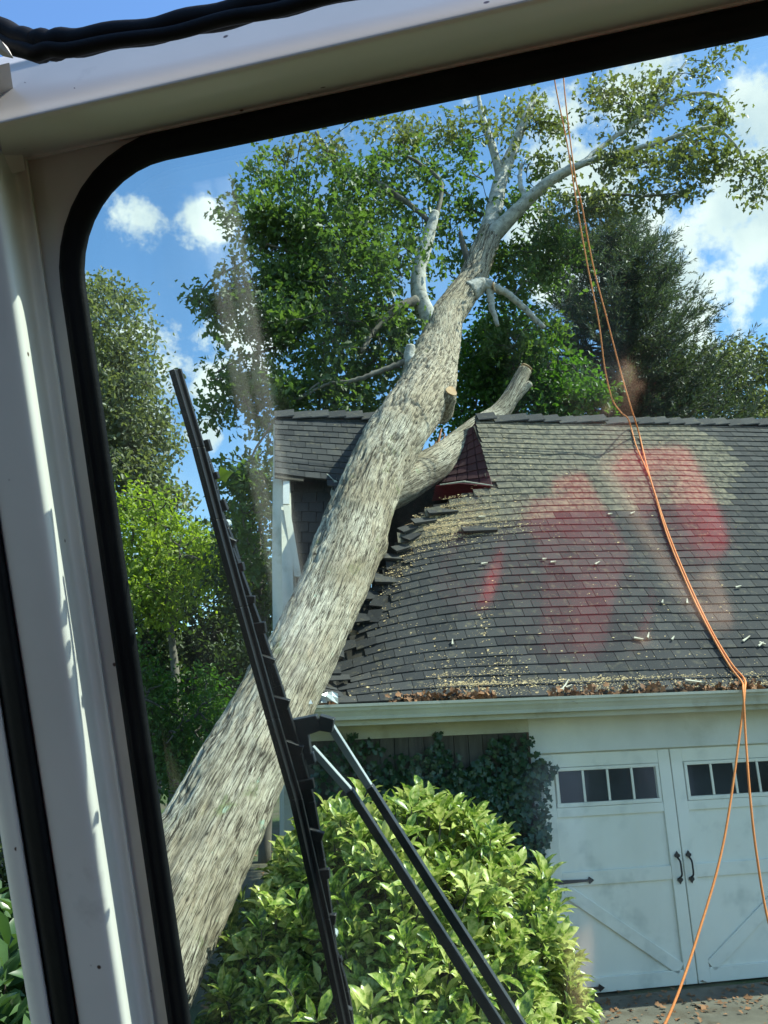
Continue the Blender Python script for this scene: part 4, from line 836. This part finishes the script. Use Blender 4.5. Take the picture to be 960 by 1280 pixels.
def ring(profs, name, mt, closed_profile=True):
    """profs: list of (grow, c)"""
    rows = [[Wn(a, h, c) for a, h in rrect(GA0-g_, GA1+g_, GH0-g_, GH1+g_, .11+g_*.9)] for g_, c in profs]
    mb = MB(); k = len(rows[0]); vs = [q for r_ in rows for q in r_]; m_ = len(rows)
    fs = [(i*k+j, i*k+(j+1) % k, ((i+1) % m_)*k+(j+1) % k, ((i+1) % m_)*k+j) for i in range(m_ if closed_profile else m_-1) for j in range(k)]
    return mb.add(vs, fs).build(name, mt, cab, True)
ring([(-.001, -.012), (-.001, .010), (.004, .016), (.012, .019), (.018, .017), (.022, .020), (.027, .016), (.029, .006), (.029, -.012)], 'windscreen_seal', M_rub)
# flange sheet round the glass: grid outwards from the seal
def flange():
    inn = rrect(GA0-.027, GA1+.027, GH0-.027, GH1+.027, .11+.025); mb = MB(); k = len(inn)
    oo = []
    for a, h in inn:
        oo.append((min(max(-.502, -.502 if a < -.30 else a), .55) if a < -.30 else (.55 if a > .35 else a), .617 if h > .44 else (-.66 if h < -.5 else h)))
    vs = [Wn(a, h, .004) for a, h in inn]+[Wn(a, h, .004) for a, h in oo]+[Wn(a, h, -.006) for a, h in inn]+[Wn(a, h, -.006) for a, h in oo]
    fs = [(j, (j+1) % k, k+(j+1) % k, k+j) for j in range(k)]+[(2*k+j, 3*k+j, 3*k+(j+1) % k, 2*k+(j+1) % k) for j in range(k)]
    return mb.add(vs, fs).build('windscreen_frame', M_cab, cab)
flange()
def sweep(prof, along, name, mt, horiz=False, bev=0, wob=None, smooth=True):
    """prof list of (x, c); along list of positions"""
    rows = []
    for l in along: rows.append([(Wn(l, x, c) if horiz else Wn(x, l, c)) for x, c in prof])
    o = MB().strip(rows).build(name, mt, cab, smooth); return o
def sm(prof, n=5):
    return [tuple(q[:2]) for q in catmull([np.array([a, b, 0]) for a, b in prof], n)]
al = list(np.linspace(.632, -.75, 40))
pil = sm([(-.501, .004), (-.503, .012), (-.512, .013), (-.520, .018), (-.528, .036), (-.534, .056), (-.541, .066), (-.552, .071), (-.572, .073), (-.596, .074), (-.602, .070), (-.604, .050), (-.600, -.02), (-.50, -.02)])
p_ = sweep(pil, al, 'pillar', M_cab)
rb = sm([(-.603, .05), (-.603, .070), (-.610, .078), (-.620, .079), (-.631, .077), (-.637, .066), (-.637, .04)])
sweep(rb, al, 'side_window_seal', M_rub)
df = sm([(-.637, .05), (-.639, .074), (-.650, .077), (-.660, .076), (-.665, .070), (-.667, .05), (-.664, .02)])
sweep(df, al, 'side_window_frame', M_cab)
ah = list(np.linspace(-.53, .60, 50))
hd = sm([(.615, .004), (.6165, .012), (.620, .014), (.626, .036), (.640, .078), (.652, .102), (.657, .108), (.661, .108), (.672, .092), (.690, .070), (.708, .048), (.716, .036), (.716, -.02), (.62, -.02)])
sweep(hd, ah, 'header', M_cab, True)
# corner gusset where pillar and header meet
mb = MB(); rows = []
for k in range(9):
    f = k/8; rows.append([Wn(-.506-.10*g_, .606+.11*f, .012+.055*g_+.075*f*(1-.2*g_)) for g_ in np.linspace(0, 1.3, 9)])
mb.strip(rows).build('corner_panel', M_cab, cab, True)
# skylight seal: fat wavy rubber lying on the header
kp = [(-70, 18, 46), (-30, 30, 44), (8, 44, 42), (40, 57, 44), (62, 56, 42), (100, 52, 38), (200, 36, 34), (300, 14, 36), (400, -8, 34), (600, -50, 32), (900, -110, 32)]
def Wp(x, y, c):
    d = ray(x, y); t_ = B0/(d@YC+RK*d[2]); return CAM+d*t_*(1-c/DN)
pp = [Wp(x, y, .115) for x, y, w in kp]; rr_ = [w/2*.8/960*.76 for x, y, w in kp]
cpp = catmull(pp, 8); crr = np.interp(np.linspace(0, len(pp)-1, len(cpp)), range(len(pp)), rr_)
mb = MB(); mb.tube([p+HC*.0012*sin(i*.9) for i, p in enumerate(cpp)], crr, 14, flat=.9, up=HC); mb.build('skylight_seal', M_rub, cab, True)
mb = MB(); mb.tube([p+NC*-.010-HC*.010+HC*.0010*sin(i*.6) for i, p in enumerate(cpp)], crr*.5, 10, up=HC); mb.build('skylight_seal', M_rub, cab, True)
mb = MB(); mb.tube([Wp(-20, 42, .14), Wp(5, 62, .14), Wp(16, 72, .14)], [.012, .008, .001], 5, flat=.5); mb.build('corner_clip', M_cab, cab)
# rest of the cab shell, open at skylight and side windows
def cbox(a0, a1, b0_, b1, h0, h1, name, mt): return MB().box(Cb(a0, b0_, h0), XC*(a1-a0), YC*(b1-b0_), ZH*(h1-h0)).build(name, mt, cab)
cbox(-.72, .66, -.95, -.90, -1.45, .75, 'rear_wall', M_int)
cbox(.622, .658, -.45, .60, .63, .70, 'side_panel_or_shade_band', M_int)  # unseen band added to keep the sun off the person's head
for b_, w_ in ((-.37, .030), (-.23, .016)): MB().hexa([Cb(-.66, b_+.18, -.60), Cb(-.63, b_+.18, -.60), Cb(-.63, b_+w_+.18, -.60), Cb(-.66, b_+w_+.18, -.60), Cb(-.66, b_-.06, .70), Cb(-.63, b_-.06, .70), Cb(-.63, b_+w_-.06, .70), Cb(-.66, b_+w_-.06, .70)]).build('door_pillar', M_cab, cab)
cbox(-.72, .66, -.90, 1.15, -1.50, -1.45, 'floor', M_int)
cbox(-.72, -.68, -.90, 1.05, -1.449, -.62, 'side_panel_or_shade_band', M_int); cbox(.62, .66, -.90, 1.05, -1.449, -.50, 'side_panel_or_shade_band', M_int)
cbox(-.72, -.68, -.90, .42, -.62, .70, 'side_panel_or_shade_band', M_int); cbox(.62, .66, -.90, -.45, -.50, .70, 'side_panel_or_shade_band', M_int)  # left panel lengthened forward to block the side opening's reflection in the glass
cbox(-.70, .64, -.90, -.42, .71, .75, 'roof_panel', M_int)
cbox(-.72, -.60, -.42, .50, .70, .76, 'roof_panel', M_int); cbox(.56, .66, -.42, .50, .70, .76, 'roof_panel', M_int)
sweep(sm([(.551, .004), (.56, .03), (.575, .06), (.60, .07), (.64, .07), (.65, .0), (.6, -.03)]), al, 'pillar', M_cab)
mb = MB(); mb.box(Wn(-.60, -.662, -.01), XC*1.25, (Wn(0, -1.6, 0)-Wn(0, -.66, 0)), -NC*.05); mb.build('front_panel', M_cab, cab)
cbox(-.68, .62, .62, .95, -.98, -.86, 'dashboard', M_int)
# windscreen glass
Mg = bpy.data.materials.new('windscreen_glass'); Mg.use_nodes = True; t = Mg.node_tree; n = t.nodes; n.remove(n['Principled BSDF'])
tr = n.new('ShaderNodeBsdfTransparent'); tr.inputs[0].default_value = (.895, .975, .935, 1)
gl = n.new('ShaderNodeBsdfGlossy'); gl.inputs['Roughness'].default_value = .06; ms = n.new('ShaderNodeMixShader'); ms.inputs[0].default_value = .10
df_ = n.new('ShaderNodeBsdfDiffuse'); df_.inputs[0].default_value = (.6, .65, .62, 1); ms2 = n.new('ShaderNodeMixShader')
tcx = n.new('ShaderNodeTexCoord'); mp = n.new('ShaderNodeMapping'); mp.inputs['Scale'].default_value = (16, 1, 1.2); mp.inputs['Rotation'].default_value = (0, .13, 0); t.links.new(tcx.outputs['Object'], mp.inputs[0])
nn_ = n.new('ShaderNodeTexNoise'); nn_.inputs['Scale'].default_value = 1; nn_.inputs['Detail'].default_value = 5; t.links.new(mp.outputs[0], nn_.inputs['Vector']); rr2 = n.new('ShaderNodeMapRange'); rr2.inputs['From Min'].default_value = .5; rr2.inputs['From Max'].default_value = .8; rr2.inputs['To Min'].default_value = .002; rr2.inputs['To Max'].default_value = .05; t.links.new(nn_.outputs['Fac'], rr2.inputs['Value'])
t.links.new(tr.outputs[0], ms.inputs[1]); t.links.new(gl.outputs[0], ms.inputs[2]); t.links.new(rr2.outputs[0], ms2.inputs[0]); t.links.new(ms.outputs[0], ms2.inputs[1]); t.links.new(df_.outputs[0], ms2.inputs[2]); t.links.new(ms2.outputs[0], n['Material Output'].inputs[0])
gg = MB(); rin = rrect(GA0-.008, GA1+.008, GH0-.008, GH1+.008, .12); k = len(rin)
gg.add([Wn(a, h, 0) for a, h in rin]+[Wn(a, h, -.005) for a, h in rin], [tuple(range(k)), tuple(range(k, 2*k))[::-1]]+[(j, (j+1) % k, (j+1) % k+k, j+k) for j in range(k)])
gg.build('windscreen', Mg, cab)
# wiper: blade with bridges on twin parallel arms, outside the glass
M_wip = mat('wiper_black', (.005, .006, .007), (.010, .011, .012), scale=20, rough=.4, spec=.4)
M_arm = mat('wiper_arm_grey', (.025, .03, .035), (.045, .05, .055), scale=10, rough=.4)
M_slv = mat('wiper_sleeve', (.30, .34, .35), (.38, .42, .43), scale=10, rough=.4)
wp = empty('windscreen_wiper', Wn(.02, -.60, -.03)); wp.parent = cab
wpk = []
def wbar(pts, w, th, name, mt, c=-.02, parent=wp):
    mb = MB(); n_ = len(pts); P = [Wp(x, y, c_ if c_ is not None else c) for x, y, c_ in pts]; w = w if hasattr(w, '__len__') else [w]*n_
    for a, b, wa, wb in zip(P[:-1], P[1:], w[:-1], w[1:]):
        d = unit(b-a); s_ = unit(np.cross(d, NC)); 
        mb.hexa([a-s_*wa/2, a+s_*wa/2, b+s_*wb/2, b-s_*wb/2, a-s_*wa/2+NC*th, a+s_*wa/2+NC*th, b+s_*wb/2+NC*th, b-s_*wb/2+NC*th])
    o = mb.build(name, mt, parent, bevel=.001); return o
bx = lambda y: np.interp(y, [455, 560, 650, 760, 900, 1000, 1150, 1300, 1420], [211, 242, 266, 296, 335, 364, 398, 430, 455])
ys_ = [462, 560, 650, 760, 900, 1000, 1150, 1300, 1420]
wbar([(bx(y)+1, y, -.010) for y in ys_], .007, .012, 'rubber_blade', M_wip)
wbar([(bx(y)+6, y, -.018) for y in ys_], [.012, .013, .013, .014, .014, .014, .014, .013, .012], .004, 'blade_rail', M_wip)
def arch(y0, y1, mx_, name, w=.006, c=-.03, n_=9):
    pts = [(bx(y)+7+mx_*sin(pi*(i/(n_-1))), y, c-.006*sin(pi*i/(n_-1))) for i, y in enumerate(np.linspace(y0, y1, n_))]; wbar(pts, w, .006, name, M_wip)
arch(530, 660, 7, 'blade_bridge', .004); arch(620, 780, 10, 'blade_bridge', .004); arch(640, 1220, 19, 'blade_bridge', .007); arch(760, 900, 10, 'blade_bridge', .004); arch(1040, 1180, 9, 'blade_bridge', .004); arch(1160, 1320, 9, 'blade_bridge', .004)
for y in list(range(560, 800, 38))+list(range(820, 1300, 55)):
    ex = 6+19*sin(pi*min(max((y-640)/580, .1), .95)); wbar([(bx(y)+5, y, -.026), (bx(y)+8+ex, y+rng.uniform(-6, 10), -.030)], rng.uniform(.006, .013), .006, 'blade_web', M_wip)
wbar([(bx(y)+16, y, -.036) for y in (780, 860, 940, 1020, 1100)], [.004, .010, .016, .012, .005], .010, 'blade_clamp', M_wip)
for y in (655, 772, 868, 1045, 1170): 
    P = Wp(bx(y)+14, y, -.044); MB().tube([P, P+NC*.008], .0045, 10).build('rivet', M_slv, wp)
wbar([(368, 912, -.045), (398, 904, -.045), (416, 908, -.045)], [.022, .018, .016], .008, 'arm_bracket', M_arm)
wbar([(374, 905, -.045), (382, 950, -.045), (392, 948, -.045)], [.016, .014, .012], .008, 'arm_bracket', M_arm)
for a, b, c_, e in [((388, 936), (436, 990), (560, 1185), (720, 1437)), ((410, 905), (461, 985), (600, 1205), (760, 1458))]:
    wbar([(*a, -.056), (*b, -.056)], .0085, .006, 'arm_sleeve', M_slv)
    m_ = wbar([(*b, -.050), (*c_, -.050), (*e, -.050)], [.0090, .0115, .013], .008, 'wiper_arm', M_arm)
P = Wp(735, 1440, -.05); MB().tube([P+NC*.02, P-NC*.03], .03, 16).build('pivot', M_wip, wp)
# a torn leaf stuck on the blade
P = Wp(264, 600, -.05)
lf = leaves('leaf', M_yel, np.array([P]), np.array([CR*.9-CU*.1+CU*.45]), np.array([-CF+.3*CU]), np.array([.026]), .8, T_OAK); tag(lf, 'small yellow-green leaf caught on the wiper blade', 'leaf')

# ------------------------------------------------------------ the person holding the phone (mirrored in the glass)
def skin(name, joints, edges, mt, parent=None, sub=2):
    me = bpy.data.meshes.new(name); me.from_pydata([tuple(j[0]) for j in joints], edges, []); me.update(); o = link(name, me, mt, parent)
    o.modifiers.new('skin', 'SKIN'); 
    for i, j in enumerate(joints): 
        r_ = j[1] if hasattr(j[1], '__len__') else (j[1], j[1]); me.skin_vertices[0].data[i].radius = r_
    me.skin_vertices[0].data[0].use_root = True
    s_ = o.modifiers.new('sub', 'SUBSURF'); s_.levels = sub; s_.render_levels = sub; return o
M_shirt = mat('red_shirt', (.50, .004, .016), (.62, .008, .026), scale=8, rough=.85, bump=.4, bscale=14, bdist=.02)
M_skin = mat('skin', (.42, .24, .16), (.50, .30, .21), scale=9, rough=.55)
M_jean = mat('denim', (.03, .045, .08), (.05, .07, .12), scale=60, rough=.9)
M_hair = mat('hair', (.02, .014, .01), (.04, .03, .02), scale=40, rough=.6)
ox, oy = .10, -.10
per = empty('person', Cb(.12, -.40, -1.45)); tag(per, 'person in a red shirt sitting in the cab and holding up a phone', 'person')
C2 = lambda a, b, h: Cb(a-.05*(h < 0 and h > -1.2 and abs(b+.07) >= .05), b, h-(.25 if h > -1.2 else .02 if h > -1.35 else 0)*(1 if not (abs(b+.07) < .05 and h > -.2) else .0))
body = [(C2(.12, -.50, -.66), (.16, .12)), (C2(.12, -.48, -.45), (.15, .11)), (C2(.12, -.44, -.22), (.17, .12)), (C2(.12, -.43, -.05), (.13, .09)), (C2(.13, -.42, .04), (.058, .06)), (C2(.14, -.38, .12), (.06, .07)), (C2(.14, -.36, .20), (.078, .095)), (C2(.14, -.365, .28), (.065, .08)),
        (C2(-.07, -.42, -.07), .065), (C2(-.20, -.28, -.26), .048), (C2(-.10, -.09, -.17), .034), (C2(-.045, -.055, -.11), .026),
        (C2(.31, -.42, -.07), .065), (C2(.42, -.24, -.40), .048), (C2(.27, -.12, -.26), .036), (C2(.075, -.06, -.07), .026),
        (C2(.03, -.42, -.72), .09), (C2(-.02, .02, -.78), .07), (C2(-.04, .10, -1.28), .05), (C2(-.04, .26, -1.40), .04),
        (C2(.22, -.42, -.72), .09), (C2(.27, .02, -.78), .07), (C2(.28, .10, -1.28), .05), (C2(.28, .26, -1.40), .04)]
eds = [(0, 1), (1, 2), (2, 3), (3, 4), (4, 5), (5, 6), (6, 7), (3, 8), (8, 9), (9, 10), (10, 11), (3, 12), (12, 13), (13, 14), (14, 15), (0, 16), (16, 17), (17, 18), (18, 19), (0, 20), (20, 21), (21, 22), (22, 23)]
skin('body', body, eds, M_skin, per)
sh = [(C2(.08, -.46, -.60), (.24, .17)), (C2(.09, -.44, -.42), (.25, .18)), (C2(.11, -.43, -.22), (.23, .16)), (C2(.12, -.43, -.06), (.15, .105)), (C2(-.07, -.42, -.075), .082), (C2(-.20, -.27, -.27), .088), (C2(.33, -.40, -.06), .105), (C2(.40, -.29, -.27), .085), (C2(-.15, -.17, -.22), .066)]
skin('shirt', sh, [(0, 1), (1, 2), (2, 3), (3, 4), (4, 5), (3, 6), (6, 7), (5, 8)], M_shirt, per)
jn = [(C2(.12, -.50, -.67), (.17, .135))]+[(p, r_+.014) for p, r_ in body[16:19]]+[(p, r_+.014) for p, r_ in body[20:23]]
skin('trousers', jn, [(0, 1), (1, 2), (2, 3), (0, 4), (4, 5), (5, 6)], M_jean, per)
skin('hair', [(C2(.14, -.40, .24), (.09, .08)), (C2(.14, -.40, .31), (.075, .08))], [(0, 1)], M_hair, per)
skin('nose', [(C2(.14, -.285, .185), .012), (C2(.14, -.262, .165), .014)], [(0, 1)], M_skin, per)
for s_ in (-1, 1):
    skin('ear', [(C2(.14+s_*.083, -.37, .20), (.008, .018)), (C2(.14+s_*.088, -.375, .175), (.007, .013))], [(0, 1)], M_skin, per)
    MB().tube([C2(.14+s_*.032, -.285, .212), C2(.14+s_*.032, -.276, .212)], .011, 10).build('eye', M_hair, per)
MB().tube([C2(.115, -.276, .135), C2(.14, -.270, .133), C2(.165, -.276, .135)], .005, 6).build('mouth', mat('lips', (.35, .12, .10), rough=.5), per)
# hands: palm plus fingers curled round the phone edges
for s_, pb_ in ((-1, C2(-.045, -.055, -.11)), (1, C2(.075, -.06, -.07))):
    palm = pb_+XC*(-s_*.0)+ZH*0; hj = [(palm, .022), (palm+ZH*.03-XC*s_*.008+YC*.004, (.028, .014)), ]
    skin('palm', hj+[(palm+ZH*.055-XC*s_*.012, (.030, .012))], [(0, 1), (1, 2)], M_skin, per)
    for f in range(4):
        b_ = palm+ZH*(.018+.016*f)-XC*s_*.008+YC*.012; l_ = (.8, .95, 1, .9)[f]
        skin('finger', [(b_, .0085), (b_+YC*.020*l_-XC*s_*.012, .0082), (b_+YC*.022*l_-XC*s_*.034*l_, .0072), (b_+YC*.012-XC*s_*.045*l_, .0065)], [(0, 1), (1, 2), (2, 3)], M_skin, per, 1)
    skin('thumb', [(palm+ZH*.01-XC*s_*.01-YC*.004, .011), (palm+ZH*.035-XC*s_*.026-YC*.014, .0095), (palm+ZH*.055-XC*s_*.034-YC*.010, .008)], [(0, 1), (1, 2)], M_skin, per, 1)
ph = empty('phone', CAM-CF*.012-CU*.06); tag(ph, 'dark smartphone held up in front of the person in red', 'phone')
M_ph = mat('phone_black', (.02, .022, .025), rough=.25)
MB().box(CAM-CF*.014-CR*.058-CU*.135, CR*.076, CU*.152, CF*.008).build('phone_case', M_ph, ph, bevel=.003)
MB().box(CAM-CF*.015-CR*.054-CU*.130, CR*.068, CU*.142, -CF*.0006).build('screen', mat('screen_glass', (.02, .03, .04), rough=.1), ph)
st_ = empty('driver_seat', Cb(.12, -.5, -1.45)); tag(st_, 'dark seat under the person in red', 'seat')
MB().box(Cb(-.13, -.72, -.98), XC*.5, YC*.62, ZH*.14).build('seat_cushion', M_int, st_, bevel=.03); MB().box(Cb(-.13, -.80, -.86), XC*.5, YC*.10, ZH*.85).build('backrest', M_int, st_, bevel=.03); MB().box(Cb(-.03, -.6, -1.45), XC*.3, YC*.3, ZH*.47).build('pedestal', M_int, st_)

# parents' offsets
bpy.context.view_layer.update()
for o in list(S.objects):
    if o.parent and o.matrix_parent_inverse == Matrix.Identity(4) and o.parent.type == 'EMPTY':
        o.matrix_parent_inverse = o.parent.matrix_world.inverted()
        bpy.context.view_layer.update()
